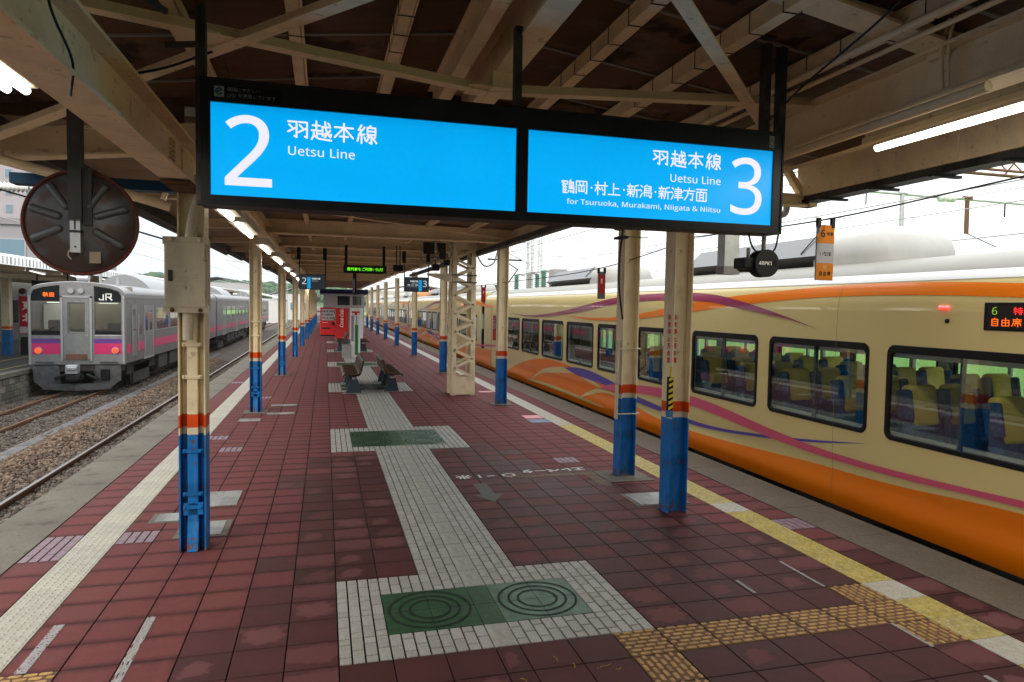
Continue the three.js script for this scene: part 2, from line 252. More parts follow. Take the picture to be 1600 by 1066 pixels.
// ------------------------------------------------------------------ lettering: stroke glyphs on a 20 x 20 grid
const G = {
  羽: '1,3 9,3 9,18 7,17|2,6 5,9|1,13 8,9|11,3 19,3 19,18 17,17|12,6 15,9|11,13 18,9', 越: '2,5 9,5|5.5,1 5.5,10|1,10 10,10|6,10 6,17|6,13 10,13|3,12 3,15 1,19|3,15 8,18 20,19|11,6 19,6|11.5,6 11.5,15 15,12|14,1 15,9 19,16 20,13|19,9 14,16|17,2 18.5,4',
  本: '1,5 19,5|10,1 10,19|10,5 1,15|10,5 19,15|6,14 14,14', 線: '5,1 2,6 6,6|8,3 2,11 8,10|5,10 5,19|2,13 1,17|8,13 9,16|14,1 13,3|11,3 19,3 19,10 11,10 11,3|11,6.5 19,6.5|15,10 15,19 13,18|11,12 13,12 10,17|19,12 16,14|16,13 20,18',
  鶴: '1,5 1,3 9,3 9,5|4,4 2,9|3,7 9,7|3,7 3,19|3,11 8,11|3,15 8,15|3,19 9,19|6,7 6,19|14,1 12,4|12,4 18,4 18,9 12,9|12,4 12,13|12,6.5 18,6.5|12,11 19,11|12,13 19,13 19,19 17,18|11,16 11,18|13.5,16 14,18|16,16 16.5,18', 岡: '2,19 2,2 18,2 18,19 16,18|7,4 8,7|13,4 12,7|5,8 15,8|10,8 10,16|6,11 6,16 14,16 14,11',
  村: '1,6 9,6|5,1 5,19|5,6 1,14|5,8 9,12|10,6 20,6|16,1 16,19 13,18|11,9 13,13', 上: '9,2 9,18|9,9 17,9|1,18 19,18', 新: '5,1 5,3|1,4 10,4|3,5 4,8|8,5 7,8|1,9 10,9|1,12 10,12|5.5,9 5.5,19|5,13 1,17|6,13 9,16|18,2 12,4|12,4 12,12 10,19|12,9 20,9|16,9 16,19',
  潟: '2,2 4,4|1,8 3,10|1,19 4,13|12,1 8,3|8,3 8,9|8,6 11,6|8,9 18,9|13,3 18,3|13,6 18,6|18,3 18,9|8,9 7,14|7,12 19,12 18,19 16,18|8,15 8,17|11,15 11.5,17|14.5,15 15,17', 津: '2,2 4,4|1,8 3,10|1,19 4,13|7,4 17,4 17,10 7,10|6,7 20,7|7,13 18,13|6,16 20,16|12,1 12,20',
  方: '10,1 10,4|1,5 19,5|8,5 7,12 2,19|8,9 16,9 15,19 12,18', 面: '1,2 19,2|10,2 8,6|2,6 18,6 18,19 2,19 2,6|7,6 7,19|13,6 13,19|7,10 13,10|7,14 13,14', '・': '9.5,10 10.5,10|10,9.5 10,10.5',
  非: '8,1 8,15 6,19|1,5 8,5|1,10 8,10|1,15 8,14|12,1 12,19|12,5 19,5|12,10 19,10|12,15 19,15', 常: '10,1 10,4|5,2 6,4|15,2 14,4|2,8 2,5 18,5 18,8|6,8 14,8 14,11 6,11 6,8|4,18 4,13 16,13 16,18 15,17|10,11 10,20', 停: '5,1 1,9|3.5,6 3.5,19|13,1 13,3|7,4 20,4|9,6 17,6 17,9 9,9 9,6|7,13 7,11 20,11 20,13|9,14 18,14|13.5,14 13.5,19 11,18',
  止: '10,2 10,18|10,9 17,9|4,8 4,18|1,18 19,18', 用: '4,2 17,2 17,19 15,18|4,2 4,13 2,19|4,7 17,7|4,12 17,12|10.5,2 10.5,19', 赤: '3,5 17,5|10,1 10,9|1,9 19,9|8,9 7,15 4,19|12,9 12,19 10,18|4,12 2,16|16,12 18,16', 旗: '5,1 5,4|1,4 10,4|4,4 4,11 1,19|4,9 8,9 8,18 6,17|12,1 10,5|12,3 20,3|11,8 20,8|13,6 13,15|18,6 18,15|13,11 18,11|10,15 20,15|13,16 11,19|17,16 20,19',
  秋: '8,1 2,3|1,6 9,6|5,2 5,19|5,7 1,14|5,8 9,12|12,5 11,10|19,5 17,9|15,1 15,8 10,19|15,9 20,19', 田: '2,3 18,3 18,18 2,18 2,3|10,3 10,18|2,10.5 18,10.5', 東: '1,4 19,4|10,1 10,19|4,7 16,7 16,13 4,13 4,7|4,10 16,10|9,13 1,19|11,13 19,19', 北: '7,2 7,17|1,7 7,7|1,16 7,13|13,2 13,16 15,18 20,18 20,14|19,6 13,10',
  自: '10,1 8,4|4,4 16,4 16,19 4,19 4,4|4,9 16,9|4,14 16,14', 由: '3,6 17,6 17,19 3,19 3,6|10,1 10,19|3,12 17,12', 席: '11,1 11,3|3,4 19,4|4,4 4,12 1,19|6,8 19,8|9,6 9,11|15,6 15,11|9,11 15,11|7,18 7,13 18,13 18,18|12.5,11 12.5,20', 号: '5,2 15,2 15,7 5,7 5,2|1,10 19,10|6,10 5,14 15,14 14,19 11,18', 車: '2,4 18,4|4,7 16,7 16,13 4,13 4,7|4,10 16,10|1,16 19,16|10,1 10,20',
  急: '8,1 4,6|8,2 14,2 11,5|4,6 17,6|5,8.5 17,8.5|4,11 17,11 17,6|4,14 2,18|7,14 7,17 9,19 14,19 15,16|10,13 12,16|16,14 19,18', 列: '1,3 11,3|5,3 1,10|4,6 10,6 8,12 2,19|5,9 7,12|14,4 14,14|18,1 18,19 15,18', 特: '3,2 2,8|1,6 9,6|5,1 5,19|1,13 9,11|11,4 19,4|15,1 15,9|10,9 20,9|10,13 20,13|17,9 17,19 14,18|12,14 14,17', 利: '9,1 2,3|1,7 10,7|5.5,3 5.5,19|5,8 1,15|6,9 10,13|14,4 14,14|18,1 18,19 15,18',
  も: '9,1 8,15 10,19 15,18 17,14|3,6 14,6|3,11 14,11', ご: '5,4 14,4 12,6|4,13 5,17 10,18 16,17|16,1 17,3|19,1 20,3', い: '3,4 4,14 7,16|16,5 18,12', た: '2,5 12,5|7,1 2,18|11,9 18,9|10,14 12,17 19,17', だ: '2,5 12,5|7,1 2,18|11,9 18,9|10,14 12,17 19,17|16,2 17,4|19,1 20,3', に: '3,3 2,18|9,6 18,6|9,13 11,16 19,16', や: '2,10 14,5 18,8 15,12 12,11|9,2 11,4|6,4 11,19', さ: '2,6 18,5|8,1 14,12|4,12 5,17 12,18', し: '6,2 6,15 10,18 17,14', を: '3,5 16,5|9,1 4,11 10,10 11,14|17,8 8,14 9,18 17,18', て: '2,5 18,4 11,9 10,14 15,18', ま: '3,5 17,5|3,9 17,9|10,1 10,16 6,18 4,16 8,14 17,18', す: '2,5 18,5|11,1 11,13 8,14 7,11 11,10 12,14 8,20',
  環: '1,3 8,3|4.5,3 4.5,16|1,9 8,9|1,16 9,15|10,2 19,2 19,6 10,6 10,2|9,8 20,8|11,10 18,10 18,13 11,13 11,10|14,13 10,19|14,15 20,19', 境: '1,6 8,6|4.5,1 4.5,16|1,17 9,15|14,1 14,3|10,3 19,3|9,7 20,7|11,9 18,9 18,14 11,14 11,9|13,14 9,19|16,14 16,18 20,18', 使: '5,1 1,9|3.5,6 3.5,19|7,4 20,4|8,7 19,7 19,11 8,11 8,7|13.5,1 13,12 7,19|9,13 20,19',
  エ: '3,4 17,4|10,4 10,17|1,17 19,17', レ: '5,2 5,17 17,9', ベ: '1,12 7,5 19,16|14,3 16,6|17,2 19,5', ー: '2,10 18,10', タ: '8,1 2,10|7,5 17,5 14,13 5,19|6,10 13,13', 米: '1,10 19,10|10,1 10,19|4,3 6,7|16,3 14,7|9,10 2,18|11,10 18,18', な: '2,5 10,5|6,1 2,13|14,4 18,7|13,8 13,16 9,18 8,15 17,18', ほ: '3,3 2,18|8,4 18,4|8,9 18,9|13,4 13,16 9,18 9,14 18,17', '0': '10,2 4,6 4,14 10,18 16,14 16,6 10,2', '1': '10,3 10,17', '-': '6,10 14,10', '≡': '4,3 16,3|4,10 16,10|4,17 16,17',
};
function canvas(w, h, bg) { const c = document.createElement('canvas'); c.width = w; c.height = h; const x = c.getContext('2d'); if (bg) { x.fillStyle = bg; x.fillRect(0, 0, w, h); } return [c, x]; }
function glyph(x, ch, px, py, s, lw, sx = 1) {
  if (!G[ch]) { x.font = Math.round(s) + 'px sans-serif'; x.fillText(ch, px, py + s * 0.86); return; }
  x.lineWidth = lw; x.lineJoin = 'round'; x.lineCap = 'round';
  for (const st of G[ch].split('|')) { x.beginPath(); st.split(' ').forEach((p, i) => { const [a, b] = p.split(',').map(Number), X = px + a / 20 * s * sx, Y = py + b / 20 * s; i ? x.lineTo(X, Y) : x.moveTo(X, Y); }); x.stroke(); }
}
function line(x, text, px, py, s, lw, step = s * 1.06, sx = 1, vertical = false) { [...text].forEach((c, i) => glyph(x, c, px + (vertical ? 0 : i * step), py + (vertical ? i * step : 0), s, lw, sx)); }
function fit(x, text, px, py, w, font) { x.font = font; const k = w / x.measureText(text).width; x.save(); x.translate(px, py); x.scale(k, 1); x.fillText(text, 0, 0); x.restore(); }
function ctex(c, srgb = true) { const t = new THREE.CanvasTexture(c); t.colorSpace = srgb ? THREE.SRGBColorSpace : THREE.NoColorSpace; t.magFilter = THREE.LinearFilter; t.generateMipmaps = true; t.minFilter = THREE.LinearMipmapLinearFilter; t.anisotropy = 8; return t; }
const printed = (c, o = {}) => std({ map: ctex(c), roughness: 0.5, ...o });
const lit = (c, k) => { const t = ctex(c); return phy({ specularIntensity: 0.3, color: rgb(0.01, 0.01, 0.01), emissive: rgb(1, 1, 1), emissiveMap: t, emissiveIntensity: k, roughness: 0.25 }); };
function face(name, w, h, mat, parent, [x, y, z], ry = 0, rx = 0) { const m = shadow(new THREE.Mesh(new THREE.PlaneGeometry(w, h), mat)); m.name = name; m.position.set(x, y, z); m.rotation.set(rx, ry, 0, 'YXZ'); parent.add(m); return m; }

// ================================================================== SETTING: ground, tracks, platforms
{
  const g = struct('ground'); part('earth', new THREE.PlaneGeometry(3000, 3000).rotateX(-Math.PI / 2).translate(0, -1.5, -600), M.gravel, g, 3);
  const f = struct('grass_field'); part('turf', new THREE.PlaneGeometry(140, 420, 1, 1).rotateX(-Math.PI / 2).translate(81, -1.12, -120), M.grass, f, 4);
}
const RAILY = -1.1;
function moundY(x, z) { // ballast surface left of the platform
  const n = 0.09 * (fbm(mod(x / 9, 1), mod(z / 9, 1), 8, 3, 201) - 0.5) + 0.05 * (fbm(mod(x / 3, 1), mod(z / 3, 1), 10, 2, 204) - 0.5);
  return -1.24 + n + 0.16 * Math.exp(-(((x + 5.75) / 0.42) ** 2)) + 0.03 * Math.exp(-(((x + 7.05) / 0.3) ** 2)) - 0.04 * sstep(0.45, 0.2, Math.abs(x + 6.52)) ;
}
{
  const bed = struct('ballast');
  const nx = 60, nz = 420, x0 = -9.5, x1 = -2.72, z0 = 8, z1 = -120, g = new THREE.PlaneGeometry(1, 1, nx, nz), p = g.attributes.position;
  for (let i = 0; i < p.count; i++) { const x = lerp(x0, x1, p.getX(i) + 0.5), t = p.getY(i) + 0.5, z = lerp(z0, z1, t * t * 0.75 + t * 0.25); p.setXYZ(i, x, moundY(x, z), z); }
  g.computeVertexNormals(); part('ballast_bed', g, M.gravel, bed, 1.3);
  part('ballast_bed', new THREE.PlaneGeometry(3.9, 140).rotateX(-Math.PI / 2).translate(6.9, -1.25, -55), M.gravel, bed, 1.3);
  const N = 46000, sg = new THREE.IcosahedronGeometry(1, 0), im = new THREE.InstancedMesh(sg, M.stone, N), m4 = new THREE.Matrix4(), q = new THREE.Quaternion(), e = new THREE.Euler(), c = new THREE.Color();
  for (let i = 0; i < N; i++) {
    const t = rnd(), z = -3 - 33 * t * (0.45 + 0.55 * t); let x = rr(-9.2, -3.0);
    if (Math.abs(x + 6.52) < 0.15 && rnd() < 0.8) x += 0.4;
    const s = rr(0.02, 0.05) * (1 + 0.25 * t), mound = Math.exp(-(((x + 5.75) / 0.6) ** 2)), k = rr(0.5, 1.35);
    e.set(rr(0, 6.3), rr(0, 6.3), rr(0, 6.3)); q.setFromEuler(e);
    m4.compose(V3(x, moundY(x, z) + s * 0.25, z), q, V3(s * rr(0.8, 1.4), s * rr(0.6, 0.9), s)); im.setMatrixAt(i, m4);
    const warm = 0.35 + 0.65 * mound + 0.3 * (rnd() - 0.5);
    im.setColorAt(i, c.setRGB(lerp(0.078, 0.13, warm) * k, lerp(0.073, 0.09, warm) * k, lerp(0.067, 0.064, warm) * k));
  }
  im.name = 'ballast_stones'; im.castShadow = im.receiveShadow = true; bed.add(stuff(im));
  const tr = struct('cable_trough'); // concrete lids in a row
  for (let k = 0; k < 40; k++) part('lid', box(0.3, 0.05, 0.96, -6.52 + 0.006 * (hash2(k, 3, 4) - 0.5), -1.255 + 0.006 * hash2(k, 1, 4), -3 - k), M.troughLid = M.troughLid ?? std({ map: mottle([0.105, 0.10, 0.098], 0.4, 6, 171), roughness: 0.9 }), tr);
}
function track(name, cx, zs, ze, rusty, visibleFrom) {
  const t = struct(name), sh = (x) => [lohi(x - 0.032, x + 0.032, RAILY - 0.045, RAILY - 0.003, ze, zs), lohi(x - 0.009, x + 0.009, RAILY - 0.13, RAILY - 0.045, ze, zs), lohi(x - 0.065, x + 0.065, RAILY - 0.15, RAILY - 0.13, ze, zs)];
  for (const s of [-1, 1]) { const x = cx + s * 0.5335; part('rail', sh(x), M.rust, t); part('rail_head', lohi(x - 0.029, x + 0.029, RAILY - 0.003, RAILY + 0.002, ze, zs), rusty ? M.rust : M.railTop, t); }
  const rest = [];
  for (let z = zs - 0.3, k = 0; z > ze; z -= 0.62, k++) { const b = box(2.0, 0.12, 0.22, cx + 0.02 * (hash2(k, 1, 7) - 0.5), RAILY - 0.205, z); if (z > -36 && z < visibleFrom) part('sleeper', b, M.sleeper, t); else rest.push(b); }
  stuff(part('sleepers', rest, M.sleeper, t));
}
track('near_left_track', -4.30, 8, -120, false, -2.5); track('far_left_track', -8.06, 2, -120, true, -8); track('right_track', 6.65, 8, -120, true, -30);

const platform = struct('platform');
{
  const L = [-2.36, -2.067, -1.767]; for (let i = 1; i <= 6; i++) L.push(-1.767 + i * 0.2945);
  const R = [1.95]; for (let i = 1; i <= 6; i++) R.push(1.95 + i * 0.30833);
  R.push(4.1, 4.4);
  part('platform_body', [lohi(-2.82, 4.93, -1.5, -0.15, -120, 8)], M.concrete, platform);
  part('bedding', [lohi(-2.36, 4.4, -0.15, -0.02, -120, 8)], M.joint, platform);
  const side = []; for (let z = 4.2; z > -118; z -= 0.9) side.push(z);
  side.forEach((z, k) => { // concrete edge slabs, slightly uneven
    const a = lohi(-2.88, -2.367, -0.15, 0.004 * hash2(k, 1, 5), z - 0.895, z), b = lohi(4.407, 4.97, -0.15, 0.004 * hash2(k, 2, 5), z - 0.895, z);
    if (z > -40) { part('edge_slab', a, M.concrete, platform, 1.4); part('edge_slab', b, M.edgeRight, platform, 1.4); } });
  part('platform_edge', [lohi(-2.88, -2.367, -0.15, 0, -118, -40.5), lohi(4.407, 4.97, -0.15, 0, -118, -40.5)], M.concrete, platform);

  // chamfered slab: width, depth, thickness; optional cell of the 4x4 atlas
  const slabGeo = (w, d, h, c, cell) => {
    const g = [], P = (x, y, z) => [x, y, z], a = w / 2, b = d / 2, i = a - c, j = b - c, y0 = -h, y1 = -c;
    const T = [P(-i, 0, -j), P(i, 0, -j), P(i, 0, j), P(-i, 0, j)], O = [P(-a, y1, -b), P(a, y1, -b), P(a, y1, b), P(-a, y1, b)], B = [P(-a, y0, -b), P(a, y0, -b), P(a, y0, b), P(-a, y0, b)];
    const quad = (p, q, r, s) => g.push(...p, ...r, ...q, ...p, ...s, ...r);
    quad(T[0], T[1], T[2], T[3]); for (let k = 0; k < 4; k++) { const n = (k + 1) % 4; quad(T[n], T[k], O[k], O[n]); quad(O[n], O[k], B[k], B[n]); }
    const geo = new THREE.BufferGeometry(); geo.setAttribute('position', new THREE.Float32BufferAttribute(g, 3)); geo.computeVertexNormals();
    const p = geo.attributes.position, uv = new Float32Array(p.count * 2);
    for (let k = 0; k < p.count; k++) { let u = p.getX(k) / w + 0.5, v = p.getZ(k) / d + 0.5; if (cell !== undefined) { u = (cell % 4 + 0.01 + 0.98 * u) / 4; v = (Math.floor(cell / 4) + 0.01 + 0.98 * v) / 4; } uv[2 * k] = u; uv[2 * k + 1] = v; }
    geo.setAttribute('uv', new THREE.BufferAttribute(uv, 2)); return geo;
  };
  const geoCache = new Map(), cached = (w, d, h, c, cell) => { const k = [w.toFixed(4), d.toFixed(4), h, c, cell].join(); if (!geoCache.has(k)) geoCache.set(k, slabGeo(w, d, h, c, cell)); return geoCache.get(k); };
  const counts = {}, rest = {};
  // one piece of paving: a mesh of its own among the nearest, joined to the rest beyond
  function piece(name, w, d, x, z, mat, { cell, h = 0.03, c = 0.0025, y = 0, near = true, turn = 0 } = {}) {
    const g = cached(w, d, h, c, cell); counts[name] = counts[name] ?? 0;
    if (near && counts[name] < 290) { counts[name]++; const m = shadow(new THREE.Mesh(g, mat)); m.name = name; m.position.set(x, y, z); m.rotation.y = turn; m.rotation.z = 0.0022 * (hash2(Math.round(x * 100), Math.round(z * 100), 3) - 0.5); platform.add(m); }
    else { const key = name + '|' + mat.uuid; (rest[key] = rest[key] ?? { name, mat, gs: [] }).gs.push(g.clone().translate(x, y, z)); }
  }
  function mosaicTile(x0, x1, z0, mat, name = 'mosaic_tile', near = true) { // one 30 cm tile of four columns of small setts, z0 is its far side
    const cw = (x1 - x0) / 4, par = Math.round(z0 / 0.3) + Math.round(x0 / 0.3);
    for (let i = 0; i < 4; i++) {
      const cuts = (i + par) % 2 ? [0, 0.25, 0.75, 1] : [0, 0.5, 1];
      for (let k = 0; k + 1 < cuts.length; k++) { const d = 0.3 * (cuts[k + 1] - cuts[k]), zc = z0 + 0.3 * (cuts[k] + cuts[k + 1]) / 2; piece(name, cw - 0.0105, d - 0.0105, x0 + cw * (i + 0.5), zc, Array.isArray(mat) ? mat[Math.floor(hash2(Math.round(x0 * 100) + i, Math.round(zc * 200), 8) * 3)] : mat, { near, y: 0.001 * (hash2(i, Math.round(zc * 100), 2) - 0.5), h: 0.03 }); }
    }
  }
  const blocks = [[-1.2, 0], [-7.5, -5.7], [-14.1, -12.3], [-20.7, -18.9], [-27.6, -25.8], [-34.5, -32.7]];
  const inBlock = (zc) => blocks.find(([a, b]) => zc > a && zc < b);
  // wet in the middle, with roof shade painted into the tone, drier towards the edges and further along
  const wetAndShade = (x, z) => { const mid = Math.exp(-(((x - 1.15) / 1.55) ** 2)) * sstep(-11, -2.5, z) + 0.75 * sstep(-2.2, 0.4, z) * sstep(-1.3, 0.1, x) + 0.55 * Math.exp(-(((x - 2.9) / 1.1) ** 2)) * sstep(-5, -1, z); return mid + 0.3 * (fbm(mod(x / 12, 1), mod(z / 12, 1), 6, 3, 301) - 0.5); };
  const red = (x0, x1, z, near = true) => { const xc = (x0 + x1) / 2, zc = z - 0.15, w = wetAndShade(xc, zc), r = hash2(Math.round(xc * 50), Math.round(zc * 50), 12); piece('tile', x1 - x0 - 0.0065, 0.2925, xc, zc, M.tile, { cell: w > 0.5 ? 8 + Math.floor(r * 8) : w > 0.36 && r > 0.45 ? 8 + Math.floor(r * 8) : Math.floor(r * 8), near }); };
  const domes = { strip: [], yellow: [], bars: [], worn: [] };
  const dome = (x, z, r, h) => new THREE.CylinderGeometry(r * 0.6, r, h, 8, 1).translate(x, h / 2, z);
  const barGeo = (x, z, l, w, turn) => { const s = new THREE.Shape(); s.absarc(l / 2 - w / 2, 0, w / 2, -Math.PI / 2, Math.PI / 2); s.absarc(-l / 2 + w / 2, 0, w / 2, Math.PI / 2, Math.PI * 1.5); return new THREE.ExtrudeGeometry(s, { depth: 0.003, bevelEnabled: true, bevelThickness: 0.002, bevelSize: 0.002, bevelSegments: 1, curveSegments: 4 }).rotateX(-Math.PI / 2).rotateY(turn).translate(x, 0, z); };
  const brown = (x0, x1, z, turn) => { // directional tile of raised lozenges
    piece('guide_tile', x1 - x0 - 0.007, 0.293, (x0 + x1) / 2, z - 0.15, M.brownBase, {});
    const w = x1 - x0, cols = 4, rows = 7; for (let j = 0; j < rows; j++) for (let i = 0; i < cols; i++) { const a = (i + (j % 2 ? 0.5 : 0.0) + 0.25) / cols, b = (j + 0.5) / rows, l = a > 0.93 || a < 0.1 ? 0.035 : 0.062, u = clamp(a, 0.075, 0.925); domes.bars.push(turn ? barGeo(x0 + b * w, z - 0.3 * u, l, 0.021, Math.PI / 2) : barGeo(x0 + u * w, z - 0.3 * b, l, 0.021, 0)); } };
  for (let k = 12; k > -262; k--) {
    const z = k * 0.3, zc = z - 0.15, near = z > -40; // z is the near side of this row
    if (z > 3.4) continue;
    const b = inBlock(zc);
    // left half
    const li = z <= -1.99 && z > -2.6 ? 1 : 0;
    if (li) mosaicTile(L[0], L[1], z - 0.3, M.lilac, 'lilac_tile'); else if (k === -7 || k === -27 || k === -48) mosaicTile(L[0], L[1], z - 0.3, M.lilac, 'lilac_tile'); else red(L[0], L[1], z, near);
    piece('white_strip_tile', 0.296, 0.296, (L[1] + L[2]) / 2, zc, M.strip[Math.floor(hash2(k, 4, 4) * 2)], { near });
    if (z > -14) for (let i = 0; i < 6; i++) for (let j = 0; j < 6; j++) domes.strip.push(dome(L[1] + 0.05 * (i + 0.5), z - 0.05 * (j + 0.5), 0.0115, 0.005));
    for (let i = 2; i < 8; i++) {
      if (k === 0 && i === 2) { brown(L[2], L[3], 0, 0); continue; }
      if ((k === -8 && i === 2) || (k === -20 && (i === 3)) || (k === -23 && i === 2) || (k === -38 && i === 3)) { mosaicTile(L[i], L[i + 1], z - 0.3, M.lilac, 'lilac_tile'); continue; }
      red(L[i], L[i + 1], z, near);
    }
    // middle: path of setts and the green panels
    const path = z <= 0.001 && z > -41, xs = [0, 0.3, 0.6, 0.9, 1.05, 1.35, 1.65, 1.95];
    if (b) {
      const row = Math.round((b[1] - z) / 0.3), n = Math.round((b[1] - b[0]) / 0.3), inner = row > 0 && row < n - 1, pale = z > -9 ? 1 : 0;
      for (let i = 0; i < 7; i++) {
        const side = i === 0 || i === 6;
        if (side || !inner) { if (i === 3) piece('centre_slab', 0.145, 0.294, 0.975, zc, M.slab); else mosaicTile(xs[i], xs[i + 1], z - 0.3, M.mosaic, 'mosaic_tile', z > -24); }
        else piece('green_tile', xs[i + 1] - xs[i] - 0.004, 0.296, (xs[i] + xs[i + 1]) / 2, zc, i > 3 && pale ? M.greenPale : M.green, { c: 0.001 });
      }
    } else if (path) {
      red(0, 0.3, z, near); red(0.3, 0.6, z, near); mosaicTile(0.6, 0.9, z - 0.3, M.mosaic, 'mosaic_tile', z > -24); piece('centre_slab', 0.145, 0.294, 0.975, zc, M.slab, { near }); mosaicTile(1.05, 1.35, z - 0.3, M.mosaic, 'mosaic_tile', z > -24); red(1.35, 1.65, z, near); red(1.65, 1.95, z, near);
    } else {
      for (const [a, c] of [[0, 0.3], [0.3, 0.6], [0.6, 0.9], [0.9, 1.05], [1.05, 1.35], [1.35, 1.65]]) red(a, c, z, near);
      if (z > 0.001) brown(1.65, 1.95, z, k === 1 ? 0 : 1); else red(1.65, 1.95, z, near);
    }
    // right half
    for (let i = 0; i < 6; i++) {
      if ((k === 1) || (i === 5 && (k === 0 || k === 2))) { brown(R[i], R[i + 1], z, i === 5 && k !== 1 ? 1 : 0); continue; }
      if (k === -15 && i === 3) { mosaicTile(R[i], R[i + 1], z - 0.3, M.lilac, 'lilac_tile'); continue; }
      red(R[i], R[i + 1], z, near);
    }
    const white = k === 0 || k === 3 || k === -7 || k === 6; // odd pale replacement tiles in the yellow strip
    piece('yellow_strip_tile', 0.296, 0.296, 3.95, zc, white ? M.strip[0] : z < -7 ? M.strip[1] : M.yellow[Math.floor(hash2(k, 9, 4) * 2)], { near });
    if (z > -9) for (let i = 0; i < 8; i++) for (let j = 0; j < 8; j++) { if ((i + j) % 2) continue; (hash2(i + k * 9, j, 6) > 0.45 || white ? domes.worn : domes.yellow).push(dome(3.8 + 0.0375 * (i + 0.5), z - 0.0375 * (j + 0.5), 0.0095, 0.0045)); }
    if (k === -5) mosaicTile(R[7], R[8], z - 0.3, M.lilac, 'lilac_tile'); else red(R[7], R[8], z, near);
  }
  for (const { name, mat, gs } of Object.values(rest)) { const m = shadow(new THREE.Mesh(mergeGeometries(gs.map(flatten)), mat)); m.name = name + 's'; platform.add(stuff(m)); }
  stuff(part('warning_domes', domes.strip, M.strip[0], platform)); stuff(part('warning_domes', domes.yellow, M.yellow[0], platform)); stuff(part('warning_domes', domes.worn, M.dotWorn, platform)); stuff(part('guide_bars', domes.bars, M.bar, platform, 0.5));
  // ring grooves of the green panels: four pairs of circles
  for (const [a, bb] of blocks.slice(0, 3)) for (const x of [0.6, 1.35]) for (let zc = bb - 0.6; zc > a + 0.3; zc -= 0.6) {
    const gs = [0.135, 0.2, 0.27].map((r) => new THREE.RingGeometry(r - 0.008, r + 0.008, 48).rotateX(-Math.PI / 2).translate(x, 0.0035, zc));
    part('ring_groove', gs, M.groove, platform);
  }
  // steel and concrete covers let into the paving
  const plate = (name, x0, x1, z0, z1, mat, h = 0.008) => part(name, [lohi(x0, x1, -0.01, h, z0, z1)], mat, platform);
  const frameCover = (x0, x1, z0, z1) => { plate('cover_frame', x0, x1, z0, z1, M.concrete, 0.006); plate('access_cover', x0 + 0.05, x1 - 0.05, z0 + 0.03, z1 - 0.03, M.plate, 0.011); };
  frameCover(-1.33, -0.9, -2.87, -2.42); frameCover(-1.63, -1.33, -3.2, -2.9); plate('access_cover', -1.3, -0.93, -3.9, -3.35, M.plate);
  frameCover(3.02, 3.62, -2.93, -2.46); plate('column_pad', 3.12, 3.68, -3.95, -3.4, M.concrete, 0.012);
  plate('access_cover', -1.5, -1.15, -8.72, -8.45, M.plate); plate('access_cover', -1.1, -0.62, -9.35, -9.15, M.plate); plate('access_cover', -1.1, -0.62, -10.4, -10.2, M.plate);
  plate('position_plate', 3.45, 3.78, -8.3, -7.95, M.tPinkPlate = flat(0.5, 0.22, 0.23), 0.006); plate('position_plate', 3.42, 3.78, -7.85, -7.5, M.bluePlate = flat(0.14, 0.16, 0.22), 0.006); plate('position_plate', 3.44, 3.76, -12.0, -11.75, M.tPinkPlate, 0.006);
  // worn painted lines and lettering (flat paint)
  const wear = ctex((() => { const [c, x] = canvas(64, 512, '#000'); x.fillStyle = '#8a8a8a'; x.fillRect(5, 3, 54, 506); for (let i = 0; i < 3500; i++) { const v = rnd(); x.fillStyle = `rgba(255,255,255,${0.08 + 0.2 * v})`; x.fillRect(4 + rnd() * 54, rnd() * 512, 2 + rnd() * 3, 2 + rnd() * 5); } x.fillStyle = '#000'; for (let k = 0; k < 90; k++) x.fillRect(rnd() * 64, rnd() * 512, rnd() * 9, rnd() * 12); return c; })(), false);
  const paint = std({ color: rgb(0.34, 0.335, 0.335), alphaMap: wear, transparent: true, roughness: 0.6 });
  const strip = (x, z0, z1, w, mat = paint) => { const m = face('worn_line', w, z1 - z0, mat, platform, [x, 0.0045, (z0 + z1) / 2], 0, -Math.PI / 2); return m; };
  strip(-1.665, -0.89, -0.3, 0.07); strip(-1.145, -0.89, 1.5, 0.062); strip(3.475, -0.82, -0.3, 0.028); strip(3.49, 0.3, 0.62, 0.03); strip(3.49, 0.95, 1.6, 0.04); strip(2.9, -0.55, -0.32, 0.03);
  const mark = (name, w, h, draw, [x, z], col, turn = 0, a = 1) => { const [c, k] = canvas(512, Math.max(32, Math.round(512 * h / w)), '#000'); k.strokeStyle = k.fillStyle = '#fff'; draw(k, c.width, c.height); k.fillStyle = 'rgba(0,0,0,.8)'; for (let i = 0; i < 260; i++) k.fillRect(rnd() * c.width, rnd() * c.height, rnd() * 6, rnd() * 4); const m = face(name, w, h, std({ color: rgb(...col), alphaMap: ctex(c, false), transparent: true, roughness: 0.6, opacity: a }), platform, [x, 0.0045, z], 0, -Math.PI / 2); m.rotation.set(-Math.PI / 2, 0, turn); return m; };
  mark('painted_lettering', 0.86, 0.19, (k, w, h) => line(k, 'エレベータ', 8, 8, h * 0.8, 17, w / 5.1), [2.66, -4.13], [0.5, 0.49, 0.48], Math.PI);
  mark('painted_lettering', 0.78, 0.22, (k, w, h) => { glyph(k, '0', 8, 8, h * 0.82, 18, 1.25); glyph(k, '-', 170, 8, h * 0.8, 18); glyph(k, '1', 260, 8, h * 0.8, 18); glyph(k, '米', 385, 8, h * 0.82, 18); }, [1.79, -4.0], [0.5, 0.49, 0.48], Math.PI);
  mark('faded_arrow', 0.34, 0.75, (k, w, h) => { k.fillRect(w * 0.27, 0, w * 0.46, h * 0.62); k.beginPath(); k.moveTo(0, h * 0.6); k.lineTo(w, h * 0.6); k.lineTo(w * 0.5, h); k.fill(); }, [1.62, -3.3], [0.105, 0.10, 0.085], 0, 0.85);
